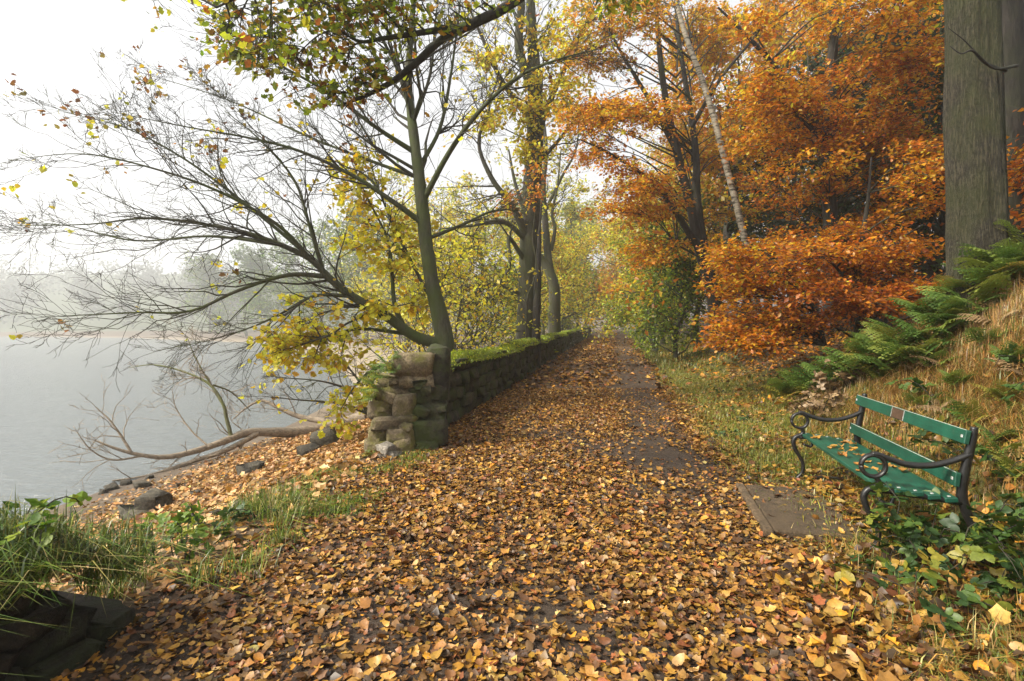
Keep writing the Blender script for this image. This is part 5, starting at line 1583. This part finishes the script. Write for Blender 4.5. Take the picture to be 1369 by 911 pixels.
for (x, y, st_) in [(2.62, 3.12, 4), (2.85, 2.95, 4), (3.15, 2.9, 4), (3.5, 2.85, 4), (3.0, 3.35, 3), (2.45, 2.95, 3), (3.4, 3.2, 3), (3.75, 3.3, 3)]:
    bramble((x, y, hz(x, y)), st_, 'dark green bramble tangled round the near end of the bench', 'brambles by the bench', 13, .48, height=.40)
for (x, y) in [(3.75, 4.3), (3.65, 3.8), (3.95, 4.9), (4.2, 4.1), (4.3, 5.3), (4.1, 3.6), (3.9, 3.4), (4.3, 3.3), (3.6, 3.4), (4.0, 3.0), (4.5, 4.6), (4.4, 3.8)]:
    bramble((x, y, hz(x, y)), 3, 'green bramble in the straw grass behind the bench back', 'brambles behind the bench', 7, .40, height=.22)
for i in range(7):
    p = wall_pt(1.55 + .19 * i, random.uniform(-.7, -.1), .54 if i < 5 else .4)
    bramble(p, 3, 'lime green leafy weed sprawling on the wall stub', 'weeds on the wall stub', 8, .32, LLF, 'leafy_weed', None, .18, .8)
for (u, v, d) in [(236, 720, 3.6), (265, 700, 4.0), (205, 715, 3.4), (250, 740, 3.4)]:
    p = P(u, v, d); p[2] = hz(p[0], p[1])
    bramble(p, 3, 'upright lime green nettle-like weed in the gap of the wall', 'weeds in the wall gap', 7, .12, LLF, 'leafy_weed', None, .34, .7)
for (u, v, d) in [(300, 730, 3.9), (345, 720, 4.2)]:
    p = P(u, v, d); p[2] = hz(p[0], p[1])
    bramble(p, 3, 'low green bramble spilling onto the path by the wall gap', 'brambles in the wall gap', 8, .3, BLF, 'bramble', None, .14, .8)
for (x, y) in [(2.42, 3.28), (2.62, 3.3), (2.85, 3.2)]:
    bramble((x, y, hz(x, y)), 4, 'tall dark bramble climbing the near front leg of the bench', 'brambles on the bench leg', 12, .26, height=.52)
for (x, y) in [(2.2, 2.75), (2.5, 2.6), (2.75, 2.7), (3.05, 2.6), (2.35, 3.1), (3.3, 2.55)]:
    bramble((x, y, hz(x, y)), 3, 'low trailing bramble in long grass on the path side of the near bench end', 'trailing brambles by the path', 9, .38, height=.16)
mb = MB()
blades(mb, scatter(3200, (1.6, 4.2), (1.9, 3.6), lambda x, y: ss(x - xw(y), 3.7, 4.3) * np.clip(.2 + 1.2 * wave(x, y, 3), 0, 1)), .15, .0026, GRASS + STRAW[:2], 1.2)
o = mb.build('long_grass', M['grass']); tag(o, 'long mixed green and straw grass around the near bench end', 'grass', kind='stuff')
# withered brown-leaved bush beyond the bench
dead = [bramble_leaf(40 + i, M['dead_obj'], .085) for i in range(4)]
for (u, v, d) in [(1085, 530, 7.4), (1110, 525, 7.4), (1135, 515, 7.3), (1160, 505, 7.2), (1100, 545, 7.0)]:
    p = P(u, v, d); p[2] = hz(p[0], p[1])
    bramble(p, 7, 'withered bush of curled brown leaves at the foot of the bracken', 'withered brown bushes', 11, .30, dead, 'withered_bush', None, .42, .9)
for (u, v) in [(975, 590), (985, 560), (1005, 575), (1045, 535), (960, 535)]:
    d = 1085.0 / (v - 437); p = P(u, v, d); p[2] = hz(p[0], p[1])
    bramble(p, 3, 'low green bramble patch in the verge grass beyond the bench', 'low brambles in the verge', 8, .25, BLF, 'bramble', None, .10, .7)
